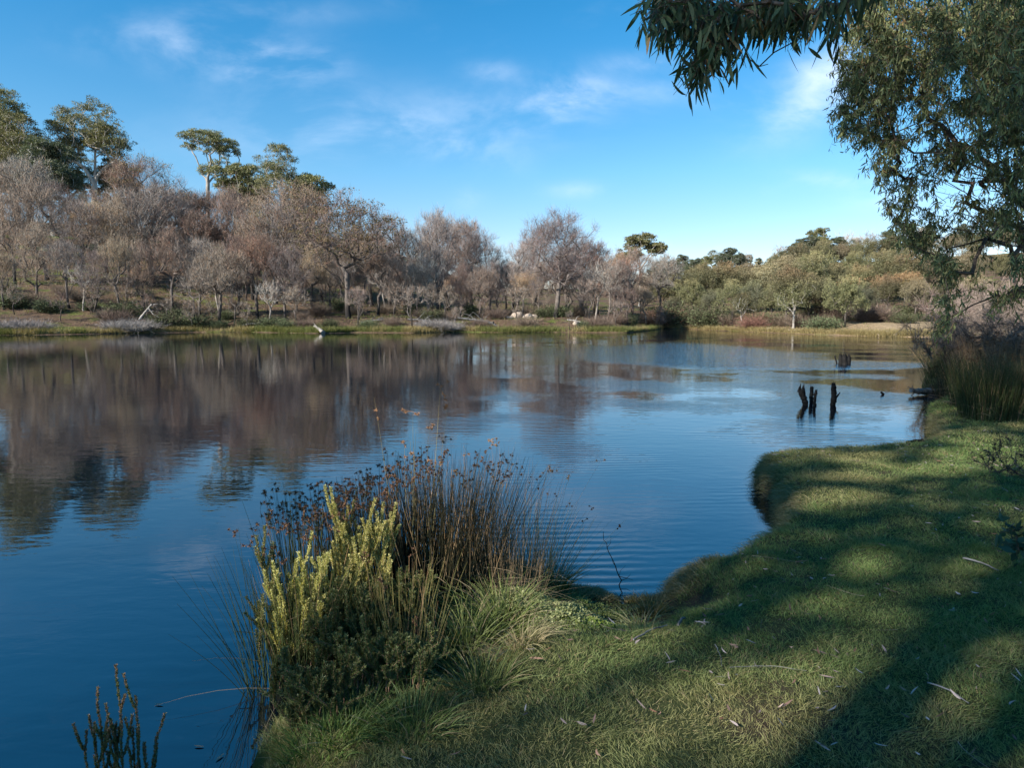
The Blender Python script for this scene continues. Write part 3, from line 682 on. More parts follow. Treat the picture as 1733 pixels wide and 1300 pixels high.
place_px(G6, 'gum_tree', 532, 120, 290, 'small gum crown just right of the rounded hill gum', 'tree', rz=2.2, sw=1.0)
place_px(G6, 'gum_tree', 330, 118, 330, 'low gum on the skyline below the flat umbrella crown', 'tree', rz=2.0, sw=1.0)

# --- far hill gums along the skyline on the right
g_sky = 'gums on the right skyline'
ridge = [(1120, 140, 440, G5), (1152, 150, 430, G5), (1180, 145, 436, G5), (1205, 150, 422, G3), (1232, 148, 418, G5), (1262, 150, 430, G5), (1300, 150, 440, G5), (1335, 140, 418, G5), (1378, 130, 384, G6), (1352, 128, 404, G5), (1410, 130, 400, G5), (1440, 150, 402, G5), (1495, 135, 388, G5), (1560, 140, 380, G5), (1620, 130, 378, G5), (1680, 130, 372, G5), (1730, 130, 370, G5), (1105, 125, 452, G5), (1135, 138, 440, G5), (1168, 140, 438, G5), (1195, 142, 432, G6), (1220, 140, 428, G5), (1248, 142, 428, G5), (1280, 145, 436, G5), (1320, 140, 424, G5), (1365, 126, 398, G5)]
for i, (px, Y, top, k) in enumerate(sorted(ridge, key=lambda q: q[0])):
    place_px(k, 'gum_tree', px, Y, top, f'grey green gum on the right hand skyline, {ORD[i]} from its left end', 'tree', g_sky, rg.random() * 6.28, 0.85 + 0.4 * rg.random())
for i, (px, Y, top) in enumerate([(1258, 146, 425), (1315, 142, 412), (1428, 132, 388), (1462, 134, 388), (1535, 132, 378)]):
    place_px(DT_bare, 'bare_skyline_tree', px, Y, top, f'dark bare burnt tree on the right skyline, {ORD[i]} from the left', 'tree', 'bare burnt trees on the right skyline', rg.random() * 6.28, 1.3)

# --- olive and rust wattle wood on the right shore
BT = [bush_tree(301), bush_tree(302, wide=0.48), bush_tree(303, red=(0.34, 0.22, 0.12), zr=(0.65, 1.0)), bush_tree(304, c1=(0.085, 0.09, 0.055), c2=(0.215, 0.205, 0.13), red=(0.24, 0.22, 0.11)), bush_tree(305, c1=(0.14, 0.13, 0.08), c2=(0.29, 0.255, 0.155), red=(0.33, 0.25, 0.15), zr=(0.5, 1.0))]
BT_open = bush_tree(306, H=8, nt=110, n=60, trunk=0.35, low=0.5, bark='bark_white', R=0.16)
BT_pine = bush_tree(307, H=8, nt=120, n=60, trunk=0.35, low=0.45, R=0.14, red=(0.38, 0.20, 0.11), zr=(0.55, 0.9))
def shoreY(px):
    for Y in np.arange(48, 95, 0.4):
        if sdist(np.array([x_of(px, Y)]), np.array([Y]))[0] > 0.1: return float(Y)
    return 95.0
g_r1 = 'olive bushy trees along the right far shore'
r1 = [(1140, 84, 492, 3), (1172, 80, 485, 0), (1205, 78, 480, 3), (1240, 77, 478, 1), (1275, 76, 482, 3), (1305, 77, 480, 0), (1330, 78, 462, 2), (1368, 74, 475, 1), (1395, 76, 470, 3), (1430, 76, 465, 0), (1462, 72, 470, 3), (1500, 74, 462, 2), (1548, 72, 468, 4), (1600, 70, 465, 1), (1650, 72, 470, 4), (1700, 72, 470, 0), (1750, 70, 470, 4)]
for i, (px, Y, top, k) in enumerate(r1):
    Y = min(Y, shoreY(px) + (2.8 + 1.2 * (i % 3) if px < 1440 else 9.0 + 1.5 * (i % 2)))
    place_px(BT[k], 'wattle_tree', px, Y, top + rg.uniform(-16, 12), f'bushy olive tree in the front row of the right wood, {ORD[i]} from left', 'tree', g_r1, rg.random() * 6.28, 0.8 + 0.25 * rg.random())
r2 = [(1125, 100, 478, 1), (1158, 98, 462, 0), (1190, 96, 455, 1), (1225, 96, 455, 2), (1262, 95, 458, 0), (1295, 95, 452, 4), (1335, 92, 442, 1), (1370, 92, 435, 0), (1410, 94, 436, 1), (1450, 92, 440, 2), (1490, 92, 432, 0), (1530, 90, 432, 2), (1575, 92, 440, 4), (1630, 90, 436, 4), (1690, 90, 436, 0), (1740, 90, 430, 4)]
for i, (px, Y, top, k) in enumerate(r2):
    Y = Y - 8
    place_px(BT[k], 'wattle_tree', px, Y, top + rg.uniform(-14, 12), f'olive and rust tree in the second row of the right wood, {ORD[i]} from left', 'tree', 'olive and rust trees in the second row of the right wood', rg.random() * 6.28, 0.85 + 0.3 * rg.random())
r3 = [(1140, 118, 456, 0), (1180, 118, 448, 1), (1220, 116, 440, 2), (1265, 116, 442, 4), (1310, 116, 428, 0), (1345, 112, 412, 1), (1385, 112, 405, 0), (1420, 114, 410, 4), (1460, 112, 404, 1), (1500, 110, 396, 0), (1545, 112, 392, 2), (1600, 110, 392, 4), (1650, 110, 388, 0), (1700, 110, 386, 4), (1745, 108, 384, 1), (1245, 104, 450, 0), (1330, 102, 428, 4), (1375, 102, 424, 1), (1440, 102, 424, 0), (1510, 100, 418, 1), (1570, 100, 420, 4), (1640, 100, 415, 0)]; r3.sort()
for i, (px, Y, top, k) in enumerate(r3):
    place_px(BT[k], 'wattle_tree', px, Y, top, f'bushy tree high on the slope of the right wood, {ORD[i]} from the left', 'tree', 'bushy trees high on the right slope', rg.random() * 6.28, 0.9 + 0.35 * rg.random())
place_px(BT_open, 'white_stemmed_tree', 1343, shoreY(1343) + 1.8, 470, 'forked white stemmed tree standing on the right shore', 'tree', rz=0.8, sw=1.1)
place_px(BT_open, 'white_stemmed_tree', 1255, shoreY(1255) + 1.8, 492, 'smaller white stemmed tree leaning right among dark bushes', 'tree', rz=2.8, sw=1.0)
place_px(BT_pine, 'slender_tree', 1530, 67, 455, 'rust topped tree with two dark stems by the bare earth', 'tree', rz=0.0, sw=1.0)
place_px(BT_pine, 'slender_tree', 1502, 68, 462, 'dark stemmed tree left of the rust topped tree', 'tree', rz=2.0, sw=1.0)
place_px(BT_pine, 'slender_tree', 1438, 69, 466, 'dark leaning stemmed tree right of the forked white tree', 'tree', rz=4.0, sw=1.0)

# --- low brush
BR = [brush(401, c=(0.22, 0.165, 0.125)), brush(402, c=(0.30, 0.27, 0.25), n=1100, H=1.0, wide=1.8), brush(403, c=(0.18, 0.145, 0.10), leaf=(0.095, 0.11, 0.055)), brush(404, c=(0.30, 0.17, 0.12)), brush(405, c=(0.2, 0.2, 0.09), leaf=(0.12, 0.14, 0.045), H=1.0)]
grey = [(12, 57.5, 1), (45, 57.7, 1), (195, 61, 1), (225, 61, 1), (248, 62, 1), (728, 63.5, 1), (755, 63.6, 1)]
for i, (px, Y, k) in enumerate(grey):
    x = x_of(px, Y); place(BR[k], 'dead_brush', x, Y + 0.6, 0.95, f'low pale grey dead brush at the left waterline, {ORD[i]} from the left', 'brush', 'pale grey dead brush at the waterline', rg.random() * 6.28, 1.5)
shr = []
for i in range(60):
    px = 10 + i * 18.2 + rg.uniform(-8, 8); Y = rg.uniform(62, 76); k = [0, 2, 0, 0, 2][rg.integers(5)]
    shr.append((px, Y, k))
for i, (px, Y, k) in enumerate(shr):
    x = x_of(px, Y); s = float(sdist(np.array([x]), np.array([Y]))[0])
    if s < 1.2: Y += 1.8 - s
    place(BR[k], 'low_shrub', x, Y, 0.8 + 0.9 * rg.random(), 'low scraggly shrub among the bare trees of the left bank', 'shrub', 'low scraggly shrubs on the left bank', rg.random() * 6.28, 1.2)
for i, (px, Y, h, k, lab) in enumerate([(1275, 69, 1.6, 3, 'reddish shrub on the right shore, left of the white stemmed tree'), (1298, 68, 1.0, 0, 'low brown shrub right of the reddish shrub'), (1330, 67, 0.9, 0, 'low brown shrub at the foot of the forked white tree'), (1410, 66, 1.5, 0, 'brown shrub clump above the sandy beach'),
                                        (1395, 68, 1.9, 3, 'pinkish brown shrub between white tree and beach'), (1500, 64, 1.1, 2, 'dark shrub at the right end of the beach'), (1530, 63, 1.0, 2, 'dark spreading shrub under the rust topped tree'), (1470, 66, 1.6, 0, 'grey brown shrub behind the beach'),
                                        (1115, 83, 2.4, 3, 'rusty bush in the inlet beside the dead wood'), (1140, 80, 2.6, 2, 'dark green bush at the back of the inlet'), (1200, 77, 2.2, 2, 'dark bush left of the reddish shrub'), (1235, 74, 1.4, 0, 'brown shrub low on the stony shore'), (1370, 66, 1.0, 4, 'yellow green shrub on the right shore'),
                                        (1640, 60, 2.2, 4, 'pale green shrub behind the overhanging foliage'), (1690, 58, 2.4, 0, 'brown shrub behind the dead branches, right edge'), (1590, 62, 1.8, 3, 'pinkish shrub at the right end of the far shore'), (1480, 76, 1.7, 0, 'pink brown bush on bare earth behind the beach')]):
    Y = min(Y, shoreY(px) + 1.2 + (i % 3)) if px < 1350 else (min(Y, shoreY(px) + 5.5 + i % 3) if px < 1560 else Y)
    x = x_of(px, Y); place(BR[k], 'shore_shrub', x, Y, h, lab, 'shrub', 'shrubs on the right shore', rg.random() * 6.28, 1.3)
for i in range(22):
    px = 1120 + i * 21 + rg.uniform(-8, 8); Y = shoreY(px) + (rg.uniform(1.5, 5) if px < 1400 else rg.uniform(7, 12))
    place(BR[[2, 2, 0][rg.integers(3)]], 'undergrowth_shrub', x_of(px, Y), Y, 0.9 + 0.5 * rg.random(), 'shadowy undergrowth shrub beneath the olive trees of the right shore', 'shrub', 'undergrowth below the right shore trees', rg.random() * 6.28, 1.5)

# bright grass fringe on the far waterline, and grass tufts over the far bank
def fringe():
    mb = MB(); rng = np.random.default_rng(55); n = 60000
    px = rng.uniform(-60, 1660, n); base = []
    fp = np.array([(-40, 568), (60, 567), (150, 565.5), (230, 564), (330, 562.5), (430, 562.5), (540, 564.5), (600, 563), (700, 563.5), (780, 562), (850, 563), (940, 562.5), (1060, 563.5), (1095, 560.5), (1125, 556), (1170, 557), (1230, 560), (1300, 563), (1400, 567), (1500, 570), (1600, 571), (1733, 575)])
    py = np.interp(px, fp[:, 0], fp[:, 1]); yc = -(py - CY) / F; t = CAMH / (math.sin(PITCH) - math.cos(PITCH) * yc)
    D = np.stack([(px - CX) / F, math.cos(PITCH) + math.sin(PITCH) * yc], 1) * t[:, None]
    off = np.abs(rng.normal(size=n)) * 0.45 + 0.05
    x = D[:, 0]; y = D[:, 1] + off
    dens = fbm2(px * 0.02, px * 0, 3, 3, 1.2); keep = rng.random(n) < np.clip(0.75 + 1.3 * dens, 0.06, 1); x, y, px = x[keep], y[keep], px[keep]; n = len(x)
    z = zfar(x, y); ok = (z > -0.15); x, y, z, px = x[ok], y[ok], z[ok], px[ok]; n = len(x)
    b = np.stack([x, y, np.maximum(z, -0.02)], 1); d = norm(np.stack([rng.normal(size=n) * .35, rng.normal(size=n) * .35, np.ones(n)], 1))
    g = rng.random((n, 1)); c = np.array([0.10, 0.125, 0.03]) * (1 - g) + np.array([0.23, 0.215, 0.075]) * g
    dry = (fbm2(px * 0.02, px * 0 + 4, 8, 3, 1.3) + 0.25 * (rng.random(n) - 0.5) > 0.0) | (px > 1180)
    c = np.where(dry[:, None], np.array([0.33, 0.26, 0.12]) * (0.6 + 0.7 * g), c)
    ribbons(mb, b, d, 0.22 + 0.28 * rng.random(n), 0.035, rng.normal(size=(n, 3)) * 0.08, 1, rng, c)
    o = mb.obj('shore_grass', M['grass']); tag(o, 'yellow green grass fringe along the far waterline', 'grass', kind='stuff')
    mb = MB(); n = 60000; x = rng.uniform(-75, 55, n); y = rng.uniform(57, 108, n); z = zfar(x, y)
    k = (z > 0.15) & (fbm2(x, y, 66, 4, 0.25) + 0.25 * rng.normal(size=n) > 0.02); x, y, z = x[k], y[k], z[k]; n = len(x)
    g = rng.random((n, 1)); c = np.array([0.085, 0.105, 0.03]) * (1 - g) + np.array([0.2, 0.185, 0.07]) * g
    c = np.where(fbm2(x, y, 67, 3, 0.3)[:, None] > 0.2, np.array([0.22, 0.16, 0.09]) * (0.6 + 0.6 * g), c)
    ribbons(mb, np.stack([x, y, z], 1), norm(np.stack([rng.normal(size=n) * .5, rng.normal(size=n) * .5, np.ones(n)], 1)), 0.12 + 0.2 * rng.random(n), 0.07, rng.normal(size=(n, 3)) * 0.05, 1, rng, c)
    o = mb.obj('bank_grass', M['grass']); tag(o, 'short patchy grass under the trees of the far bank', 'grass', kind='stuff')
fringe()

# fallen timber and rocks on the far bank
def limb(name, pts, r0, r1, mat, label, cat, branches=(), group=None, ns=9, seed=0, cap=True):
    rng = np.random.default_rng(seed); P0 = np.array(pts[0], float); mb = MB()
    pts = np.array(pts, float) - P0; m = max(6, len(pts) * 4); s = np.linspace(0, len(pts) - 1, m)
    P = np.stack([np.interp(s, np.arange(len(pts)), pts[:, k]) for k in range(3)], 1)
    L = np.linalg.norm(pts[-1] - pts[0]); P[1:-1] += rng.normal(size=(m - 2, 3)) * L * 0.008
    r = np.linspace(r0, r1, m) * (1 + 0.10 * rng.normal(size=m)); sweep(mb, P, r, ns, cap=cap)
    for (k, dx, dy, dz, rr) in branches:
        j = int(k * (m - 1)); a = P[j]; b = a + np.array([dx, dy, dz]); mid_ = (a + b) / 2 + rng.normal(size=3) * 0.08 * np.linalg.norm(b - a)
        sweep(mb, np.array([a, mid_, b]), np.array([rr, rr * 0.75, rr * 0.3]), 5, cap=True)
    o = mb.obj(name, M[mat], loc=P0); return tag(o, label, cat, group)
def far_limb(px0, py0, px1, py1, Y, r, mat, label, br=(), name='fallen_branch', dz=0.0, seed=0):
    a = PY(px0, py0, Y); b = PY(px1, py1, Y + dz); 
    return limb(name, [a, (a + b) / 2 + np.array([0, 0, 0.05]), b], r, r * 0.55, mat, label, 'fallen wood', br, seed=seed)
far_limb(547, 563, 532, 552, 60, 0.17, 'drift', 'thick bleached log dipping into the water at the far left shore', [(0.6, -.5, .3, .5, .06)], 'fallen_log', 1.5, 1)
far_limb(236, 541, 257, 515, 63.5, 0.11, 'drift', 'bleached forked branch standing up on the left bank', [(0.75, 1.0, 0, -.9, .06), (0.9, .7, .2, .25, .05), (0.5, .8, 0, .1, .05)], 'fallen_branch', 0, 2)
far_limb(42, 563, 66, 554, 58.2, 0.07, 'drift', 'pale driftwood branch beside grey brush at the left waterline', [(0.3, .9, 0, .25, .04), (0.6, -.6, 0, .4, .03)], 'driftwood', 0, 3)
far_limb(62, 565, 104, 562, 58.0, 0.05, 'drift', 'thin pale driftwood stick on the left waterline', [(0.5, .4, 0, .3, .03)], 'driftwood', 0, 4)
far_limb(857, 561, 828, 545, 64.5, 0.13, 'log', 'grey fallen trunk sloping from the bank to the water', [(0.5, -1.2, 0, .2, .06), (0.8, -.8, 0, .5, .05)], 'fallen_log', 2, 5)
far_limb(835, 547, 775, 538, 66, 0.16, 'log', 'long dark fallen trunk lying above the sloping grey trunk', [(0.3, -1, 0, .9, .06), (0.6, -1.2, 0, .6, .06), (.8, .6, 0, .7, .04), (.45, .9, .3, .8, .04)], 'fallen_log', 1, 6)
far_limb(960, 541, 990, 547, 66, 0.09, 'drift', 'pale fallen branch right of the tallest bare tree', [(0.5, .4, 0, .5, .04)], 'fallen_branch', 0, 7)
far_limb(612, 546, 650, 541, 66, 0.12, 'log', 'grey fallen branch near the foot of the half leafed tree', [(0.4, .8, 0, .6, .05), (0.7, .9, 0, .3, .05)], 'fallen_branch', 0, 8)
far_limb(690, 540, 735, 545, 66, 0.1, 'log', 'tangled grey branch under the pale split trunk', [(0.4, .8, 0, .8, .05), (0.7, .9, 0, .5, .05), (.2, -.6, 0, .8, .04)], 'fallen_branch', 0, 9)
far_limb(410, 550, 470, 545, 64.5, 0.10, 'log', 'dark fallen trunk on the left bank below the tree stumps', [(0.4, .8, 0, .4, .05)], 'fallen_log', 0, 10)
far_limb(300, 541, 325, 533, 66, 0.08, 'log', 'curved grey fallen branch on bare earth left of centre', [(0.6, .5, 0, .5, .04)], 'fallen_branch', 0, 11)
far_limb(1462, 512, 1500, 507, 72, 0.12, 'drift', 'pale fallen trunk on the bare earth of the right shore', [(0.6, .9, 0, .7, .05)], 'fallen_log', 0, 12)

def boulder(name, x, y, r, seed, label, group=None, z=None, mat='rock', sq=0.7):
    import bmesh
    rng = np.random.default_rng(seed); bm = bmesh.new(); bmesh.ops.create_icosphere(bm, subdivisions=3, radius=1)
    v = np.array([q.co[:] for q in bm.verts]); o = rng.random(3) * 9
    n = 0.28 * np.sin(v[:, 0] * 2.3 + o[0]) * np.cos(v[:, 1] * 2.1 + o[1]) + 0.14 * np.sin(v @ np.array([3.1, 4.2, 3.7]) + o[2]) + 0.06 * np.sin(v @ np.array([9.1, -7.2, 8.7]) + o[0])
    v = v * (1 + n)[:, None] * np.array([1.2, 1.0, sq]) * r
    f = np.array([[q.index for q in p.verts] for p in bm.faces]); bm.free(); mb = MB(); mb.add(v, f)
    ob = mb.obj(name, M[mat], loc=(x, y, (zg(x, y) if z is None else z) + r * 0.15)); ob.rotation_euler = (0, 0, rng.random() * 6.28)
    return tag(ob, label, 'rock', group)
for i, (px, py, Y, r, lab) in enumerate([(876, 524, 71, .7, 'largest pale boulder under the leaning bare tree'), (893, 528, 70, .45, 'pale boulder right of the largest pale boulder'), (862, 529, 70, .35, 'small pale boulder left of the largest one'), (905, 524, 72, .4, 'rounded pale boulder behind the dark tree trunk'), (975, 543, 66, .3, 'small pale rock near the waterline right of the tallest bare tree')]):
    boulder('boulder', x_of(px, Y), Y, r, 500 + i, lab)
rr_ = np.random.default_rng(77)
for i in range(26):
    px = 1180 + i * 17 + rr_.uniform(-6, 6); x = None
    for Y in np.arange(50, 84, 0.5):
        if sdist(np.array([x_of(px, Y)]), np.array([Y]))[0] > 0.25: break
    boulder('shore_stone', x_of(px, Y), Y, 0.10 + 0.14 * rr_.random(), 540 + i, 'small pale stone on the waterline of the right far shore', 'pale stones along the right far shore')

# ------------------------------------------------------------------ unseen shade trees behind the camera, crowns shaped to the wanted shade
LIT = []   # world spheres kept sunlit by leaving gaps in the unseen crowns
def lit(px, py, z, r, Y=None): LIT.append((PZ(px, py, z) if Y is None else PY(px, py, Y), r))
for px, py, r in [(940, 1120, .20), (985, 1112, .22), (1035, 1095, .20), (1080, 1085, .14), (1120, 1150, .12), (1160, 1155, .17), (1215, 1160, .20), (1275, 1165, .20), (1330, 1180, .18), (1385, 1205, .16), (1430, 1215, .12), (1290, 1215, .20),
                  (1330, 1250, .18), (1390, 1255, .18), (1440, 1260, .14), (1290, 1280, .13), (1350, 1295, .15), (1450, 1300, .12), (1060, 1270, .10), (1090, 1240, .07), (1120, 1100, .07), (1160, 1195, .1),
                  (1415, 842, .28), (1478, 800, .36), (1455, 775, .3), (1470, 948, .16), (1640, 775, .45), (1690, 765, .5), (1600, 790, .3), (1725, 790, .35), (1660, 745, .4), (1560, 820, .12), (1450, 1090, .06), (1600, 1180, .06), (1700, 1120, .05), (1380, 1020, .07), (1530, 1040, .05)]:
    lit(px, py, 0.38, r * 0.72)
for px, py, Y, r in [(620, 900, 4.25, .13), (600, 960, 4.2, .20), (640, 960, 4.2, .18), (625, 1030, 4.1, .20), (580, 1000, 4.1, .18), (500, 1010, 3.95, .13), (530, 960, 4.0, .14), (480, 1040, 3.9, .12), (540, 1060, 3.95, .16), (640, 1090, 4.0, .14), (700, 1010, 4.3, .13), (730, 1070, 4.3, .13),
                     (890, 880, 5.0, .13), (840, 800, 4.9, .14), (920, 940, 5.0, .15), (710, 745, 4.6, .14),
                     (440, 930, 4.1, .08), (180, 1165, 2.9, .05), (215, 1170, 2.9, .05)]:
    lit(px, py, 0, r * 1.25, Y)
for px, py, r in [(860, 990, .16), (900, 1000, .18), (940, 1010, .17), (890, 1040, .2), (940, 1050, .2), (850, 1040, .16), (980, 1050, .14), (840, 1090, .12), (900, 1090, .14), (800, 1050, .1), (960, 1085, .12), (1010, 1060, .1)]: lit(px, py, 0.25, r)
sx_ = norm(np.cross(SUN, [0, 0, 1])); sy_ = np.cross(sx_, SUN)
LITP = np.array([[p @ sx_, p @ sy_, r] for p, r in LIT])
def shade_canopy():
    rng = np.random.default_rng(900); n = 60000
    x = rng.uniform(-3.5, 17, n); y = rng.uniform(1.0, 25, n); z = rng.random(n) * 1.1
    k = (x > -2.2) & (x - 0.95 * y < 3.2) & (x < 12.0) & (y < 19); x, y, z = x[k], y[k], z[k]
    k = (x > np.interp(y, [1, 5, 8, 12, 18, 25], [-2.4, -1.8, 0.8, 3.2, 5.5, 9.0])); x, y, z = x[k], y[k], z[k]
    P = np.stack([x, y, z], 1); q = np.stack([P @ sx_, P @ sy_], 1)
    dmin = np.full(len(q), 9.0)
    for u, v, r in LITP: dmin = np.minimum(dmin, np.hypot(q[:, 0] - u, q[:, 1] - v) - r)
    soft = 0.10 * fbm2(q[:, 0], q[:, 1], 71, 3, 5.0)
    k = (dmin + soft > 0.05); P = P[k]; q = q[k]
    thin = fbm2(q[:, 0], q[:, 1], 72, 3, 1.6); k = rng.random(len(P)) < np.clip(0.62 - 0.8 * thin, 0.16, 1.0); P = P[k]
    t = np.maximum(22, (P[:, 1] + 6) / 0.514) + rng.uniform(0, 7, len(P)); Q = P + SUN * t[:, None]  # leaves set back along the sun ray from each point to be shaded
    # three unseen gums, each takes the nearest of the sun-blocking foliage
    cent = np.array([Q[:, :2][rng.integers(len(Q))] for _ in range(3)])
    for _ in range(8):
        a = np.argmin(np.linalg.norm(Q[:, None, :2] - cent[None], axis=2), 1); cent = np.array([Q[a == j, :2].mean(0) for j in range(3)])
    order = np.argsort(cent[:, 0])
    for jj, j in enumerate(order):
        c = cent[j]; Qj = Q[a == j]; base = np.array([c[0], min(c[1] - 1.0, -0.2 * abs(c[0]) - 4.0)]); zb = zg(*base)
        lab = ['tall shade gum standing behind the photographer, leftmost of three', 'tall shade gum standing behind the photographer, middle one of three', 'tall shade gum standing behind the photographer, rightmost of three'][jj]
        t_ = thing('shade_gum', (base[0], base[1], zb - 0.1), lab, 'tree', 'tall gums behind the photographer')
        off = np.array([base[0], base[1], zb - 0.1]); T = Qj[rng.choice(len(Qj), 90)] - off
        zmin = T[:, 2].min(); tr = bent_trunk(rng, zmin * 1.02, 8, 0.04, 0.01)
        N, par, cnt, tips = skeleton(tr, T, rng, 5, seg=1.0)
        m1 = MB(); skin_tree(m1, N, par, cnt, 0.30, rng, 0.012, 0.6, trunk_n=1); m1.obj('trunk', M['bark_white'], t_, True)
        m2 = MB(); Qj = Qj - off; d = norm(rng.normal(size=Qj.shape) + np.array([0, 0, -.4]))
        g = rng.random((len(Qj), 1)); side = norm(np.cross(d, SUN + 0.5 * rng.normal(size=Qj.shape)))
        ribbons(m2, Qj - d * 0.13, d, 0.26, 0.13, d * 0, 1, rng, np.array([0.05, 0.065, 0.03]) * (0.8 + g), profile='lens', side=side)
        m2.obj('crown', M['euc_leaf'], t_)
shade_canopy()

# ------------------------------------------------------------------ lawn grass
def lawn():
    rng = np.random.default_rng(33); mb = MB()
    def batch(n, region, hmul, wmul, nseg):
        x = rng.uniform(region[0], region[1], n); y = rng.uniform(region[2], region[3], n)
        # keep what the camera side can see, with a margin
        k = (np.abs(x) < 0.92 * np.maximum(y, 0) + 0.9) & (x > -2.2); x, y = x[k], y[k]
        z = znear(x, y); sd = sdist(x, y) + 0.11 * fbm2(x, y, 21, 3, 4.0) + 0.035 * fbm2(x, y, 22, 2, 18)
        k = (z > 0.05) & (sd > 0.03 + 0.03 * fbm2(x, y, 49, 2, 9)); x, y, z, sd = x[k], y[k], z[k], sd[k]
        gent = np.exp(-((x - g1c[0]) ** 2 + (y - g1c[1]) ** 2) / 0.55); hump = np.exp(-(((x - g2c[0]) / 0.8) ** 2 + ((y - g2c[1]) / 0.7) ** 2))
        pn = fbm2(x, y, 41, 4, 1.7); pn2 = fbm2(x, y, 42, 3, 5.5)
        k = rng.random(len(x)) < np.clip(0.95 - 0.7 * gent - 0.75 * hump + 0.5 * pn2 - 0.5 * sst(fbm2(x, y, 47, 4, 4.5) + 0.25 * pn, 0.16, 0.34), 0.05, 1); x, y, z, sd, pn, pn2 = [q[k] for q in (x, y, z, sd, pn, pn2)]; n = len(x)
        edge = np.exp(-sd / 0.10)
        L = hmul * (0.018 + 0.026 * rng.random(n) ** 1.4) * (1 + 0.55 * pn2 + 0.9 * edge + 2.2 * np.clip(fbm2(x, y, 46, 3, 9.0) - 0.16, 0, 0.5)) * np.where(rng.random(n) < 0.04, 1.9, 1)
        lean = rng.normal(size=(n, 2)) * 0.55 + np.stack([fbm2(x, y, 43, 3, 11), fbm2(x, y, 44, 3, 11)], 1) * 1.1
        # over the edge of the bank the grass hangs outward
        e = 0.05; gx = (sdist(x + e, y) - sd) / e; gy = (sdist(x, y + e) - sd) / e
        lean = lean - np.stack([gx, gy], 1) * (edge * 1.3)[:, None]
        d = norm(np.concatenate([lean, np.ones((n, 1))], 1))
        g = rng.random((n, 1)); green = np.array([0.085, 0.14, 0.04]) * (1 - g) + np.array([0.20, 0.265, 0.085]) * g
        olive = np.array([0.17, 0.17, 0.06]) * (1 - g) + np.array([0.30, 0.27, 0.12]) * g; dry = np.array([0.30, 0.23, 0.12]) * (0.6 + 0.6 * g)
        wv = np.clip(0.30 + 1.3 * fbm2(x, y, 45, 4, 1.1) + 0.5 * fbm2(x, y, 48, 3, 4.5) + 0.3 * (rng.random(n) - 0.5), 0, 1)[:, None]
        c = green * (1 - wv) + olive * wv; isd = rng.random(n) < 0.07 + 0.16 * np.clip(pn2 * 2, 0, 1) + 0.2 * edge; c = np.where(isd[:, None], dry, c)
        cv = np.concatenate([lean * 0.5, -0.35 * np.ones((n, 1))], 1) * L[:, None] * 0.5
        ribbons(mb, np.stack([x, y, z - 0.004], 1), d, L, wmul * (0.0022 + 0.0016 * rng.random(n)), cv, nseg, rng, c)
    batch(480000, (-1.6, 5.5, 1.8, 5.2), 1.0, 0.8, 2)
    batch(260000, (-1.6, 8.5, 5.2, 8.8), 1.15, 1.6, 1)
    batch(150000, (2.0, 13, 8.3, 14), 1.4, 2.6, 1)
    o = mb.obj('grass', M['grass']); tag(o, 'short green and dry lawn grass covering the near bank', 'grass', kind='stuff')
    # longer tussock grass draped over the lip of the bank
    mb = MB(); n = 46000; i = rng.integers(6, 40, n); lk = np.array(near); u = rng.random(n)[:, None]; p = lk[i] * (1 - u) + lk[i + 1] * u
    p = p + rng.normal(size=(n, 2)) * 0.07; x, y = p[:, 0], p[:, 1]; z = znear(x, y); sd = sdist(x, y); k = (z > -0.05) & (sd > -0.05) & (y > 4.9) & (y < 12) & (x < 9); x, y, z, sd = x[k], y[k], z[k], sd[k]; n = len(x)
    e = 0.05; g2 = np.stack([(sdist(x + e, y) - sd) / e, (sdist(x, y + e) - sd) / e], 1)
    d = norm(np.concatenate([-g2 * (0.5 + 0.6 * rng.random((n, 1))) + rng.normal(size=(n, 2)) * 0.4, 0.5 + 0.5 * rng.random((n, 1))], 1)); L = 0.06 + 0.12 * rng.random(n) ** 1.5
    g = rng.random((n, 1)); c = np.array([0.10, 0.11, 0.035]) * (1 - g) + np.array([0.34, 0.27, 0.15]) * g
    ribbons(mb, np.stack([x, y, z], 1), d, L, 0.005, np.concatenate([-g2 * 0.3, -np.ones((n, 1))], 1) * L[:, None] * 0.7, 2, rng, c)
    o = mb.obj('bank_edge_grass', M['grass']); tag(o, 'longer dry grass hanging over the lip of the near bank', 'grass', kind='stuff')
    # fallen gum leaves and bark bits
    mb = MB(); n = 5200; x = rng.uniform(-0.5, 7.5, n); y = 2.0 + 8 * rng.random(n) ** 1.3; k = (sdist(x, y) > 0.15) & (fbm2(x, y, 51, 3, 2.6) + 0.16 * rng.normal(size=n) > 0.10) & (znear(x, y) > 0.25); x, y = x[k], y[k]; n = len(x); z = znear(x, y) + 0.022 + 0.014 * rng.random(n)
    a = rng.random(n) * 6.283; d = norm(np.stack([np.cos(a), np.sin(a), rng.normal(size=n) * 0.22], 1)); side = norm(np.cross(d, np.array([0, 0, 1.]) + rng.normal(size=(n, 3)) * 0.5))
    pal = np.array([[0.20, 0.12, 0.09], [0.28, 0.20, 0.17], [0.26, 0.21, 0.19], [0.15, 0.075, 0.045], [0.30, 0.26, 0.25], [0.10, 0.06, 0.045]]); c = pal[rng.integers(0, 6, n)] * (0.8 + 0.4 * rng.random((n, 1)))
    ribbons(mb, np.stack([x, y, z], 1), d, 0.02 + 0.045 * rng.random(n), 0.006 + 0.006 * rng.random(n), np.stack([rng.normal(size=n), rng.normal(size=n), np.abs(rng.normal(size=n)) * 0.6], 1) * 0.014, 4, rng, c, profile='lens', side=side)
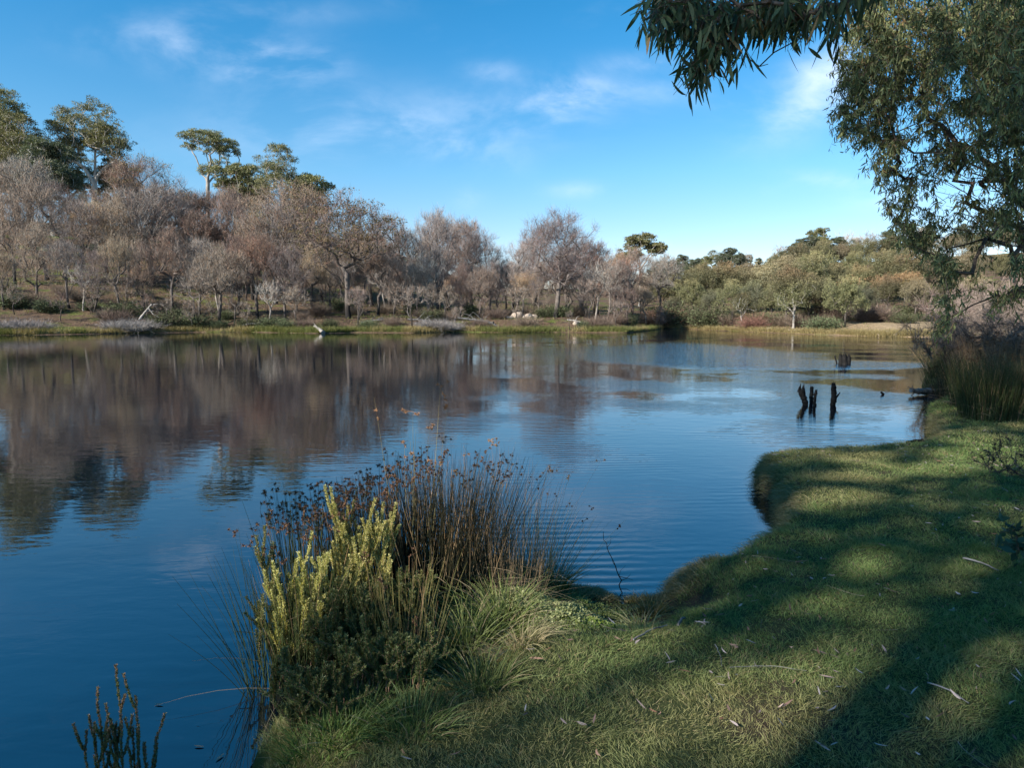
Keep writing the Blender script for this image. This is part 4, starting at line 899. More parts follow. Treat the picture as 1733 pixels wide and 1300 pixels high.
    n = 150; x = rng.uniform(-0.3, 7, n); y = rng.uniform(2.2, 9, n); k = (sdist(x, y) > 0.2) & (znear(x, y) > 0.25); x, y = x[k], y[k]; n = len(x); a = rng.random(n) * 6.283
    ribbons(mb, np.stack([x, y, znear(x, y) + 0.03], 1), norm(np.stack([np.cos(a), np.sin(a), rng.normal(size=n) * 0.08], 1)), 0.08 + 0.18 * rng.random(n) ** 2, 0.0035, rng.normal(size=(n, 3)) * np.array([.06, .06, .01]), 4, rng, np.array([0.20, 0.15, 0.11]) * (0.5 + 0.8 * rng.random((n, 1))), profile='stem')
    o = mb.obj('leaf_litter', M['litter']); tag(o, 'dry gum leaves and twigs scattered over the lawn', 'leaf litter', kind='stuff')
    # low clover like herbs: pale mound by the rushes and round the wet inlet
    mb = MB(); 
    for (px, py, z0, r, n, ca, cb) in [(900, 1030, .28, .34, 12000, (0.17, 0.20, 0.07), (0.42, 0.42, 0.20)), (950, 1060, .16, .34, 10000, (0.14, 0.17, 0.06), (0.38, 0.38, 0.17)), (990, 1025, .08, .22, 3500, (0.08, 0.12, 0.03), (0.18, 0.22, 0.07)), (1030, 1050, .06, .30, 3500, (0.06, 0.085, 0.02), (0.14, 0.17, 0.05)),
                              (1000, 1085, .14, .22, 3000, (0.10, 0.15, 0.02), (0.22, 0.27, 0.05)), (1090, 1035, .05, .2, 1500, (0.05, 0.07, 0.02), (0.12, 0.14, 0.05)), (840, 1085, .22, .25, 4000, (0.10, 0.14, 0.04), (0.24, 0.26, 0.10)), (700, 1200, .16, .2, 1500, (.05, .08, .02), (.12, .16, .05))]:
        c0 = PZ(px, py, z0); a = rng.random(n) * 6.283; q = np.abs(rng.normal(size=n)) * 0.55; x = c0[0] + np.cos(a) * q * r; y = c0[1] + np.sin(a) * q * r * 0.9
        zz = np.maximum(znear(x, y), 0.0) + np.exp(-q ** 2 * 1.5) * (0.09 if px < 960 else 0.04) * rng.random(n) ** 0.35 * (1 + 0.5 * fbm2(x, y, 61, 3, 14)); zz = zz + 0.05 * np.clip(fbm2(x, y, 62, 3, 9) + 0.1, 0, 1) * (px < 960); k = (znear(x, y) > -0.03) & (fbm2(x, y, 63, 3, 12) + 0.35 * rng.normal(size=n) > -0.12); x, y, zz = x[k], y[k], zz[k]; m = len(x); g = rng.random((m, 1))
        d = norm(np.stack([rng.normal(size=m), rng.normal(size=m), 0.35 + 0 * x], 1)); sd_ = norm(np.cross(d, np.array([0, 0, 1.]) + rng.normal(size=(m, 3)) * 0.5))
        ribbons(mb, np.stack([x, y, zz], 1), d, 0.012 + 0.008 * rng.random(m), 0.011, d * 0, 2, rng, np.array(ca) * (1 - g) + np.array(cb) * g, profile='lens', side=sd_)
    o = mb.obj('creeping_herbs', M['heath']); tag(o, 'pale green creeping herbs mounded beside the rushes and wet inlet', 'ground cover', kind='stuff')
lawn()

# ------------------------------------------------------------------ rushes
def rush_clump(name, c, label, rng, n, H, rad, cols, lean=0.18, heads=0.12, wd=0.005, dry=0.15, group=None, headc=((0.07, 0.035, 0.02), (0.17, 0.09, 0.045)), zb=None, hs=0.024, arch=0.10, cat='rushes', bx=1.0, drop=0.0):
    zb = zg(c[0], c[1]) if zb is None else zb
    t = thing(name, (c[0], c[1], zb), label, cat, group); mb = MB()
    a = rng.random(n) * 6.283; q = np.sqrt(rng.random(n)); b = np.stack([np.cos(a) * q * rad * bx, np.sin(a) * q * rad, np.full(n, -0.06)], 1)
    out = np.stack([np.cos(a) * q, np.sin(a) * q], 1)
    gx = b[:, 0] + c[0]; gy = b[:, 1] + c[1]; b[:, 2] = np.maximum(zground(gx, gy), -0.02) - zb - 0.03
    d = norm(np.concatenate([out * lean + rng.normal(size=(n, 2)) * lean * 0.55, np.ones((n, 1))], 1)); L = H * (0.45 + 0.55 * rng.random(n) ** 0.7)
    g = rng.random((n, 1)); cc = np.array(cols[0]) * (1 - g) + np.array(cols[1]) * g; isd = rng.random(n) < dry; cc = np.where(isd[:, None], np.array([0.30, 0.22, 0.13]) * (0.5 + 0.7 * g), cc)
    cv = np.concatenate([out * arch + rng.normal(size=(n, 2)) * arch * 0.6, -np.abs(rng.normal(size=(n, 1))) * arch * 0.4 - drop], 1) * L[:, None]
    P = prisms(mb, b, d, L, wd * (0.7 + 0.6 * rng.random(n)), cv, 6, rng, cc, 3, 0.25, tipc=cc * np.array([1.2, 0.95, 0.8]))
    nd = int(n * dry * 0.5)
    if nd:      # bent and broken dry stems lying through the clump
        a = rng.random(nd) * 6.283; bb = b[rng.integers(0, n, nd)] + np.array([0, 0, 0.15]) * rng.random((nd, 1)); dd = norm(np.stack([np.cos(a), np.sin(a), 0.15 + 0.7 * rng.random(nd)], 1))
        prisms(mb, bb, dd, H * (0.3 + 0.5 * rng.random(nd)), wd * 0.7, np.array([0, 0, -0.18]) * np.ones((nd, 1)) * H, 4, rng, np.array([0.30, 0.23, 0.15]) * (0.6 + 0.6 * rng.random((nd, 1))), 3, 0.4)
    mb.obj('stems', M['rush'], t)
    nh = int(n * heads)
    if nh:
        single = nh < 12; mh = MB(); tall = np.argsort(-L)[:max(nh * 2, 4)]; idx = rng.choice(tall, min(nh, len(tall)), replace=False)
        for i in idx:
            p = P[i, 5] * (1 - 0.5) + P[i, 6] * 0.5 if rng.random() < 0.6 else P[i, 6]
            k = rng.integers(2, 6); hc = np.array(headc[0]) + (np.array(headc[1]) - np.array(headc[0])) * rng.random()
            for _ in range(k):      # each umbel: knots of short husks
                o2 = rng.normal(size=3) * hs * 0.8; m = 22; dv = norm(rng.normal(size=(m, 3)))
                ribbons(mh, np.repeat((p + o2)[None], m, 0), dv, hs * (0.35 + 0.4 * rng.random(m)), 0.006, dv * 0, 1, rng, hc * (0.6 + 0.8 * rng.random((m, 1))))
                prisms(mh, p[None], norm(o2)[None], [np.linalg.norm(o2)], 0.002, np.zeros((1, 3)), 1, rng, hc, 3, 0.8)
            if single: mh.obj('seed_head', M['seed'], t); mh = MB()
        if not single: mh.obj('seed_heads', M['seed'], t)
    return t
rr = np.random.default_rng(5)
GR = ((0.022, 0.034, 0.012), (0.07, 0.095, 0.032)); DK = ((0.012, 0.013, 0.008), (0.040, 0.040, 0.020)); BRN = ((0.12, 0.09, 0.055), (0.26, 0.20, 0.12))  # DK: stems darkened in colour to carry the shade on them
rush_clump('rush_clump', PZ(545, 1075, 0.02)[:2], 'dark rushes crowned with brown seed heads at the left back of the near clump', rr, 380, 1.08, 0.28, GR, 0.10, 0.26, 0.0068, 0.04, hs=0.032, arch=0.05)
rush_clump('rush_clump', PZ(640, 1052, 0.05)[:2], 'dark seed headed rushes behind the tallest yellow green heath', rr, 440, 1.06, 0.30, DK, 0.10, 0.20, 0.0068, 0.06, hs=0.030, arch=0.05)
rush_clump('rush_clump', PZ(735, 1045, 0.08)[:2], 'densest dark tangle of rushes in the middle of the clump', rr, 640, 1.00, 0.30, DK, 0.16, 0.05, 0.0062, 0.16, hs=0.026, arch=0.07)
rush_clump('rush_clump', PZ(706, 1060, 0.08)[:2], 'tallest slender green rushes reaching above all the rest', rr, 16, 1.60, 0.10, ((0.12, 0.13, 0.06), (0.22, 0.2, 0.1)), 0.06, 0.55, 0.0055, 0.0, headc=((0.2, 0.1, 0.05), (0.34, 0.18, 0.09)), arch=0.03, hs=0.03)
rush_clump('rush_clump', PZ(800, 1040, 0.1)[:2], 'dark leaning rushes right of the middle tangle', rr, 300, 1.0, 0.2, DK, 0.2, 0.05, 0.0045, 0.15)
rush_clump('rush_clump', PZ(862, 1040, 0.12)[:2], 'dry straw coloured rushes with tall feathery stems', rr, 190, 1.05, 0.24, BRN, 0.18, 0.06, 0.0035, 0.4, headc=((0.25, 0.13, 0.06), (0.45, 0.26, 0.12)), hs=0.024)
rush_clump('rush_clump', PZ(905, 1000, 0.12)[:2], 'green based rushes fanning right over the water', rr, 210, 0.78, 0.20, ((0.05, 0.075, 0.02), (0.16, 0.17, 0.06)), 0.42, 0.05, 0.0040, 0.22, hs=0.018, arch=0.16)
rush_clump('rush_clump', PZ(462, 1155, 0.0)[:2], 'thin dark rushes standing in the water at the left end of the clump', rr, 90, 0.95, 0.20, GR, 0.26, 0.05, 0.0050, 0.0, bx=0.7)
rush_clump('rush_clump', PZ(520, 1150, 0.0)[:2], 'olive rushes rising between the two sunlit heath shrubs', rr, 170, 0.85, 0.20, GR, 0.14, 0.02, 0.0050, 0.12)
rush_clump('rush_clump', PZ(690, 1150, 0.1)[:2], 'upright olive and tan rushes in front of the dark tangle', rr, 150, 0.62, 0.20, ((0.10, 0.12, 0.04), (0.22, 0.20, 0.08)), 0.14, 0.03, 0.0045, 0.3)
# soft sedges in front
def sedge(name, c, label, rng, n, H, rad, cols, arch=0.5, wd=0.005, cat='sedge', group=None, lean=0.5, dryf=0.2):
    zb = zg(*c); mb = MB(); a = rng.random(n) * 6.283; q = np.sqrt(rng.random(n)); out = np.stack([np.cos(a), np.sin(a)], 1) * q[:, None]
    b = np.concatenate([out * rad, np.zeros((n, 1))], 1); b[:, 2] = np.maximum(zground(b[:, 0] + c[0], b[:, 1] + c[1]), -0.02) - zb - 0.01
    d = norm(np.concatenate([out * lean + rng.normal(size=(n, 2)) * 0.2, np.ones((n, 1))], 1)); L = H * (0.4 + 0.6 * rng.random(n)); g = rng.random((n, 1))
    cc = np.array(cols[0]) * (1 - g) + np.array(cols[1]) * g; cc = np.where((rng.random(n) < dryf)[:, None], np.array([0.34, 0.27, 0.16]) * (0.5 + 0.7 * g), cc)
    cv = np.concatenate([out * arch * 0.8 + rng.normal(size=(n, 2)) * 0.12, -np.full((n, 1), arch * 0.7)], 1) * L[:, None]
    ribbons(mb, b, d, L, wd * (0.7 + 0.6 * rng.random(n)), cv, 5, rng, cc); o = mb.obj(name, M['grass'], loc=(c[0], c[1], zb)); return tag(o, label, cat, group)
SG = ((0.08, 0.12, 0.03), (0.22, 0.25, 0.08))
sedge('sedge_tussock', PZ(850, 1085, 0.15)[:2], 'arching green sedge left of the pale herb mound', rr, 420, 0.46, 0.14, SG, 0.6)
sedge('sedge_tussock', PZ(790, 1120, 0.15)[:2], 'sprawling green sedge in front of the dark tangle', rr, 420, 0.48, 0.15, SG, 0.6)
sedge('sedge_tussock', PZ(900, 1020, 0.25)[:2], 'thin straw tuft growing out of the pale herb mound', rr, 90, 0.24, 0.10, ((0.16, 0.17, 0.07), (0.36, 0.32, 0.17)), 0.5, dryf=0.4, wd=0.003)
sedge('sedge_tussock', PZ(955, 1060, 0.2)[:2], 'sparse grass tuft on the right side of the pale herb mound', rr, 80, 0.20, 0.12, ((0.12, 0.16, 0.05), (0.30, 0.30, 0.13)), 0.6, dryf=0.3, wd=0.003)
sedge('sedge_tussock', PZ(930, 985, 0.12)[:2], 'dark green sedge at the right end of the clump', rr, 320, 0.40, 0.13, ((0.05, 0.08, 0.02), (0.16, 0.17, 0.05)), 0.4)
sedge('sedge_tussock', PZ(880, 1120, 0.2)[:2], 'straw coloured sedge below the pale herb mound', rr, 300, 0.34, 0.13, ((0.16, 0.15, 0.07), (0.34, 0.29, 0.16)), 0.7, dryf=0.5)
sedge('sedge_tussock', PZ(1105, 1040, 0.06)[:2], 'small rusty green sedge at the mouth of the wet inlet', rr, 130, 0.24, 0.06, ((0.09, 0.10, 0.03), (0.24, 0.15, 0.06)), 0.3)
sedge('sedge_tussock', PZ(1085, 1070, 0.15)[:2], 'pale loose sedge on the wet inlet bank', rr, 90, 0.26, 0.09, ((0.16, 0.18, 0.07), (0.34, 0.32, 0.16)), 0.8)
sedge('sedge_tussock', PZ(1065, 1018, 0.0)[:2], 'dark low tuft standing in the inlet water', rr, 90, 0.14, 0.07, ((0.03, 0.04, 0.012), (0.09, 0.09, 0.03)), 0.3)
sedge('sedge_tussock', PZ(600, 1255, 0.2)[:2], 'green grass tuft at the foot of the dark low heath', rr, 300, 0.22, 0.16, ((0.05, 0.09, 0.02), (0.13, 0.17, 0.05)), 0.5, dryf=0.05)
sedge('sedge_tussock', PZ(820, 1185, 0.25)[:2], 'shaded green grass tuft beside the dark pool', rr, 320, 0.26, 0.16, ((0.06, 0.09, 0.025), (0.16, 0.18, 0.06)), 0.5, dryf=0.1)
sedge('sedge_tussock', PZ(550, 1290, 0.15)[:2], 'dense green grass tuft on the bank at the bottom of the photo', rr, 420, 0.20, 0.20, ((0.05, 0.09, 0.02), (0.13, 0.19, 0.05)), 0.5, dryf=0.03)
sedge('sedge_tussock', PZ(700, 1250, 0.25)[:2], 'dark green grass tuft right of the low heath', rr, 320, 0.22, 0.18, ((0.05, 0.085, 0.02), (0.12, 0.16, 0.05)), 0.5, dryf=0.06)

# ------------------------------------------------------------------ heath shrubs: wands thickly set with short needle leaves
def heath(name, c, label, rng, wands, cols, wl=0.0135, zb=None, cat='heath shrub', dens=1700, tipcol=None, stemr=0.004):
    zb = (zg(*c) if zb is None else zb); zb = max(zb, -0.05); t = thing(name, (c[0], c[1], zb), label, cat); ms = MB(); ml = MB()
    ws = sorted(wands); gz = lambda a, b: max(zg(c[0] + a, c[1] + b), -0.04) - zb; rc = np.array([(q[0], q[1], gz(q[0], q[1]) - 0.045) for q in ws]); sweep(ms, rc + np.array([0.0005, 0, 0]) * np.arange(len(rc))[:, None], np.full(len(rc), 0.008), 5)   # rootstock
    for (dx, dy, h, lean, side, fork) in wands:
        b = np.array([dx, dy, gz(dx, dy) - 0.03]); top = b + np.array([lean, side, h]); n = 9; s = np.linspace(0, 1, n)[:, None]
        bow = np.array([-lean * 0.5, rng.normal() * 0.02, 0]); P = b + (top - b) * s + bow * np.sin(s * math.pi) + rng.normal(size=(n, 3)) * 0.004
        sweep(ms, P, np.linspace(stemr * 1.2, 0.0018, n), 5); lines = [(P, 0.35)]
        for _ in range(fork):
            j = rng.integers(3, 8); a = rng.random() * 6.283; L = h * rng.uniform(0.14, 0.34) ; d = norm(np.array([math.cos(a) * 0.38, math.sin(a) * 0.38, 1.0]))
            s2 = np.linspace(0, 1, 6)[:, None]; Q = P[j] + d * L * s2 + np.array([0, 0, 0.12 * L]) * s2 ** 2 - d * np.array([1, 1, 0]) * 0.25 * L * s2 ** 2
            sweep(ms, Q, np.linspace(0.0025, 0.0013, 6), 4); lines.append((Q, 0.1))
        for Q, s0 in lines:
            L = np.linalg.norm(np.diff(Q, axis=0), axis=1).sum(); m = int(dens * L * (1 - s0)); 
            if m < 2: continue
            k = (s0 + (1 - s0) * rng.random(m)) * (len(Q) - 1); i = np.minimum(k.astype(int), len(Q) - 2); f = (k - i)[:, None]; p = Q[i] * (1 - f) + Q[i + 1] * f; tt = norm(Q[i + 1] - Q[i])
            r = rand_perp(tt, rng); d = norm(r + tt * 0.55); g = rng.random((m, 1)); cc = np.array(cols[0]) * (1 - g) + np.array(cols[1]) * g
            if tipcol is not None:
                hi = (k / (len(Q) - 1) > 0.72)[:, None] & (rng.random((m, 1)) < 0.6); cc = np.where(hi, np.array(tipcol) * (0.7 + 0.5 * g), cc)
            ribbons(ml, p, d, wl * (0.7 + 0.6 * rng.random(m)), 0.0042, tt * 0.003, 1, rng, cc, profile='lens')
    ms.obj('stems', M['stem'], t); ml.obj('leaves', M['heath'], t); return t
def wands(rng, n, rad, h, lean=0.12, fork=3, hv=0.35, bx=0.0):
    cn = lambda: float(np.clip(rng.normal(), -1.4, 1.4))
    return [(cn() * rad, cn() * rad * 0.7, h * (1 - hv * rng.random()), cn() * lean + bx, cn() * lean * 0.6, fork) for _ in range(n)]
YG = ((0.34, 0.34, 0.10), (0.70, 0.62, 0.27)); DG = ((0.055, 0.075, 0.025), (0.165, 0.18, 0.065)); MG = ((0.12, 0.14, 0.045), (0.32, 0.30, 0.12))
def base_under(px, py, Y): return (PY(px, py, Y)[0], Y)
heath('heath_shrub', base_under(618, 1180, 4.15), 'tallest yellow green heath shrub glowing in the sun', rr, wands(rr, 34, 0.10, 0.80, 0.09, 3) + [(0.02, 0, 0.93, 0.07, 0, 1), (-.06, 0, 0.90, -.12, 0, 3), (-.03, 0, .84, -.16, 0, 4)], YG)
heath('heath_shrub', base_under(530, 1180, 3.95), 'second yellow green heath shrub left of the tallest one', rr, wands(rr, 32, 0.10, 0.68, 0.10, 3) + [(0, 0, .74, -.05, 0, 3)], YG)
heath('heath_shrub', base_under(478, 1200, 3.9), 'olive heath shrub leaning left over the water', rr, wands(rr, 10, 0.07, 0.58, 0.08, 4, bx=-0.07) + [(0, 0, 0.86, -0.13, 0, 7), (0, 0, .80, -.10, 0, 5)], MG)
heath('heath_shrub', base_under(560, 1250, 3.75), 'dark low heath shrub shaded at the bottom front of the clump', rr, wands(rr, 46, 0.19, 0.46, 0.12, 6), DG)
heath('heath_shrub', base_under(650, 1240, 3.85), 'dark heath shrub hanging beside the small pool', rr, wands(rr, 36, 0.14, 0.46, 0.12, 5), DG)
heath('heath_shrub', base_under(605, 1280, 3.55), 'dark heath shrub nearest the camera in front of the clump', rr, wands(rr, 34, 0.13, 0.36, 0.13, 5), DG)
heath('heath_shrub', (-0.93, 3.12), 'low dark heath sprigs at the waterline left of the bottom grass tufts', rr, wands(rr, 34, 0.09, 0.30, 0.12, 4), DG)
heath('heath_shrub', (-0.62, 3.28), 'low dark heath sprigs just above the bottom grass tufts', rr, wands(rr, 34, 0.12, 0.30, 0.12, 4), DG)
heath('heath_shrub', base_under(700, 1160, 4.15), 'short olive heath sprigs between rushes and pool', rr, wands(rr, 12, 0.10, 0.38, 0.06, 4), MG)
heath('heath_shrub', (PY(205, 1300, 2.85)[0], 2.85), 'dark heath sprigs with reddish tips alone at the bottom left', rr, [(PY(p, 1300, 2.85)[0] - PY(205, 1300, 2.85)[0], 0, PY(p, t_, 2.85)[2] + 0.05, l, 0, fk) for p, t_, l, fk in
      [(165, 1205, -.02, 3), (185, 1158, -.03, 5), (200, 1215, .0, 4), (215, 1168, 0.0, 4), (238, 1170, -0.0, 2), (230, 1225, .0, 4), (262, 1200, 0.06, 1), (150, 1230, 0, 2), (190, 1240, 0.03, 4), (250, 1250, 0.0, 3)]], DG, zb=0.0, tipcol=(0.30, 0.18, 0.12), wl=0.0085, stemr=0.0028)
# thin dead twigs in the water
def px_twig(name, pts, Y, r, label, mat='snag', cat='twig', br=(), seed=3):
    P = [PY(a, b, Y) for a, b in pts]; return limb(name, P, r, r * 0.4, mat, label, cat, br, ns=5, seed=seed)
px_twig('dead_twig', [(1052, 1012), (1048, 975), (1030, 935), (1021, 900)], 5.1, 0.005, 'thin bare forked twig rising from the water at the inlet', br=[(0.3, .07, 0, .05, .003), (0.35, .11, 0, -.03, .003), (0.35, .05, 0, .09, .002), (.75, .03, 0, .09, .002), (.15, .09, 0, -.02, .003), (.5, -.03, 0, .08, .002)])
px_twig('floating_stick', [(398, 1069), (440, 1072)], 3.95, 0.004, 'pale floating stick at the left of the rush clump', 'drift', 'stick')
P1, P2 = PZ(425, 1300), PZ(490, 1235); limb('dead_twig', [P1, P2 + np.array([0, 0, .05])], 0.006, 0.004, 'snag', 'dark stick slanting from the water at the foot of the clump', 'twig', [(.4, .05, .05, .04, .003)], ns=5)
for (a, b, c, d, r, lab) in [(1072, 1075, 1130, 1040, .008, 'bent pale stick on the grass beside the wet inlet'), (1148, 1040, 1160, 1015, .012, 'short grey bark strip at the top of the inlet bank'), (1210, 1085, 1222, 1125, .004, 'thin curled pale twig on the lawn'),
                             (1235, 1128, 1365, 1135, .0025, 'long straight straw lying across the sunlit lawn'), (1630, 942, 1690, 962, .010, 'grey bark strip in the shade under the leafy sapling'), (1570, 1150, 1640, 1185, .006, 'brown twig lying on the shaded lawn at right')]:
    A = PZ(a, b, 0.40); B = PZ(c, d, 0.40); A[2] = zg(A[0], A[1]) + .03; B[2] = zg(B[0], B[1]) + .03; limb('fallen_stick', [A, (A + B) / 2 + np.array([0.01, .02, .01]), B], r * .8, r * .4, 'log', lab, 'stick', ns=5)

# ------------------------------------------------------------------ snags, stones and logs in the lake
YS = PZ(1385, 686)[1]
def snag(name, prof, Yd, label, br=(), seed=1, mat='snag', z0=-0.25):
    P = [PY(a, b, Yd) for a, b, w_ in prof]; P0 = P[0].copy(); P0[2] = z0; rad = np.array([w_ for _, _, w_ in prof]) / F * Yd / 2 * (1.3 if Yd > 20 else 1.05)
    rng = np.random.default_rng(seed); P = np.array([P0] + P); P[0, 0] = P[1, 0]; rad = np.concatenate([[rad[0] * 1.05], rad]); s = np.linspace(0, len(P) - 1, 6 * len(P))
    Q = np.stack([np.interp(s, np.arange(len(P)), P[:, k]) for k in range(3)], 1) + rng.normal(size=(len(s), 3)) * 0.004; r = np.interp(s, np.arange(len(P)), rad) * (1 + 0.10 * rng.normal(size=len(s)))
    org = Q[0].copy(); Q = Q - org; mb = MB(); sweep(mb, Q, r, 9, cap=True); n0 = Q[-1]
    for k in range(4):   # splintered top
        a = k * 1.6; b0 = n0 + np.array([math.cos(a), math.sin(a), -1.0]) * r[-1] * 0.6; sweep(mb, np.array([b0, b0 + np.array([0.004, 0, r[-1] * (1.0 + 1.6 * rng.random())])]), np.array([r[-1] * 0.42, 0.003]), 5)
    for (px0, py0, px1, py1, w0) in br:
        a = PY(px0, py0, Yd) - org; b = PY(px1, py1, Yd) - org; sweep(mb, np.array([a, (a + b) / 2 + np.array([0.005, 0, -0.01]), b]), np.array([w0, w0 * .7, w0 * .25]) / F * Yd / 2, 6, cap=True)
    o = mb.obj(name, M[mat], loc=org); return tag(o, label, 'dead stump')
snag('snag', [(1363, 684, 9), (1362, 680, 9), (1358, 668, 10), (1356, 660, 12)], YS, 'black snag leaning left, leftmost of the near trio', [(1357, 664, 1354, 657, 4), (1362, 678, 1368, 681, 3)], 1)
snag('snag', [(1373, 690, 6), (1373, 675, 6), (1374, 656, 6)], YS + .3, 'tall thin black snag in the middle of the near group', [], 2)
snag('snag', [(1379, 693, 5), (1379, 675, 5), (1381, 662, 5)], YS - .1, 'short thin black snag touching the tall thin one', [(1380, 668, 1383, 659, 3)], 3)
snag('snag', [(1409, 686, 8), (1411, 676, 9), (1411, 660, 8), (1411, 650, 7)], YS + .1, 'black snag with a side spur, rightmost of the near group', [(1412, 675, 1422, 664, 5), (1410, 655, 1408, 648, 4)], 4)
YB = PZ(1428, 616)[1]
snag('snag', [(1423, 618, 6), (1423, 602, 5)], YB, 'far black stump post, left one of the tight cluster', [], 5)
snag('snag', [(1430, 617, 7), (1429, 602, 6)], YB - .3, 'far black stump post, thick middle one of the cluster', [(1431, 610, 1434, 603, 4)], 6)
snag('snag', [(1437, 616, 5), (1437, 603, 4)], YB + .2, 'far black stump post, right one of the tight cluster', [(1438, 610, 1440, 605, 3)], 7)
snag('snag', [(1416, 616, 2.0), (1413, 602, 1.5)], YB, 'thin bent stick left of the far black stump cluster', [], 8)
snag('snag', [(1492, 670, 3), (1495, 667, 4), (1491, 664, 2.5)], PZ(1493, 668.5)[1], 'tiny crooked black stub poking out between the snags and the log', [], 9, z0=-0.1)
L1 = PZ(1590, 668); a = PY(1588, 664, L1[1]); b = PY(1542, 661, L1[1] - 0.2)
limb('sunken_log', [a, (a + b) / 2, b], 0.085, 0.07, 'log', 'blue grey broken log lying on the water by the right reeds', 'log', [(0.97, -.16, 0, .10, .025), (0.9, -.14, 0, -.12, .02), (0.95, -.05, 0, .14, .02)], seed=31)
L2 = PZ(1600, 690); boulder('dark_root_mound', L2[0] + 0.1, L2[1] + .2, 0.32, 600, 'dark rounded root mound between the log and the reeds', z=-0.05, mat='snag', sq=0.75)
L3 = PZ(1560, 686); limb('dead_branch', [PY(1600, 675, L3[1]), PY(1570, 682, L3[1]), PY(1558, 690, L3[1])], 0.03, 0.012, 'snag', 'crooked dark branch dipping in the water below the log', 'branch', [(0.6, -.1, 0, .12, .012)], seed=33)
L4 = PZ(1560, 749, 0.02); limb('low_log', [PY(1584, 743, L4[1] + .25), PY(1560, 747, L4[1] + 0.1), PY(1535, 749, L4[1])], 0.05, 0.028, 'snag', 'flat dark log at the grassy tip of the right bank', 'log', [(0.05, .0, 0, .06, .03), (0.5, -.03, 0, .05, .02)], seed=34)
boulder('mossy_clod', PZ(1145, 992)[0], PZ(1145, 992)[1], 0.055, 610, 'small dark mossy clod standing in the water at the inlet', z=0.0, mat='snag', sq=0.5)
for i, (px, py) in enumerate([(415, 1122), (505, 1243), (262, 1192), (345, 1264), (365, 1288)]):
    p = PZ(px, py, 0.006); mb = MB(); dv = norm(np.array([[rr.normal(), rr.normal() * .3, 0]])); ribbons(mb, np.zeros((1, 3)), dv, 0.05, 0.014, np.array([[0, 0.006, 0.003]]), 4, rr, np.array([[0.25, 0.2, 0.15]]), profile='lens', side=norm(np.cross(dv, [[0, 0, 1.]])))
    tag(mb.obj('floating_leaf', M['litter'], loc=p), 'tiny pale leaf floating on the dark water at the bottom left', 'leaf', 'leaves floating on the dark water')

# ------------------------------------------------------------------ right bank: tall reeds, scrub and dead branches
rush_clump('reed_clump', PZ(1605, 668)[:2] + np.array([0.45, .6]), 'dark reed tussock with seed heads leaning over the water behind the log', rr, 800, 1.1, 0.60, GR, 0.26, 0.05, 0.010, 0.10, zb=0.0, hs=0.04)
rush_clump('reed_clump', np.array([8.0, 11.3]), 'green reed wall at the left end of the big dark reed bed', rr, 1000, 1.05, 0.45, GR, 0.12, 0.02, 0.009, 0.10, hs=0.03)
rush_clump('reed_clump', np.array([8.65, 12.6]), 'dark green reeds on the shore just behind the reed wall', rr, 900, 1.1, 0.42, GR, 0.12, 0.02, 0.009, 0.15, hs=0.03)
rush_clump('reed_clump', np.array([9.95, 14.9]), 'shaded reeds right beside the dark root mound', rr, 900, 1.0, 0.5, DK, 0.14, 0.03, 0.010, 0.15, hs=0.03)
rush_clump('reed_clump', np.array([8.7, 11.4]), 'dark reeds at the right edge of the big reed bed', rr, 800, 1.15, 0.5, ((0.04, 0.05, 0.02), (0.11, 0.11, 0.05)), 0.15, 0.02, 0.009, 0.25, hs=0.03)
rush_clump('reed_clump', np.array([9.95, 13.7]), 'brown reeds behind the green reed wall', rr, 1000, 1.35, 0.7, BRN, 0.2, 0.03, 0.010, 0.25, hs=0.04)
rush_clump('reed_clump', np.array([11.2, 14.6]), 'tall brown reeds furthest right in the reed bed', rr, 1000, 1.4, 0.8, BRN, 0.2, 0.03, 0.010, 0.25, hs=0.04)
rush_clump('reed_clump', np.array([11.6, 16.2]), 'mixed brown reeds between the tussock and the brown reeds', rr, 1000, 1.2, 0.8, ((0.08, 0.07, 0.04), (0.17, 0.13, 0.08)), 0.2, 0.05, 0.012, 0.25, hs=0.04)
rush_clump('reed_clump', np.array([12.6, 18.5]), 'straw reeds on the bank behind the reed tussock', rr, 900, 1.1, 1.1, BRN, 0.3, 0.03, 0.014, 0.3, hs=0.04)

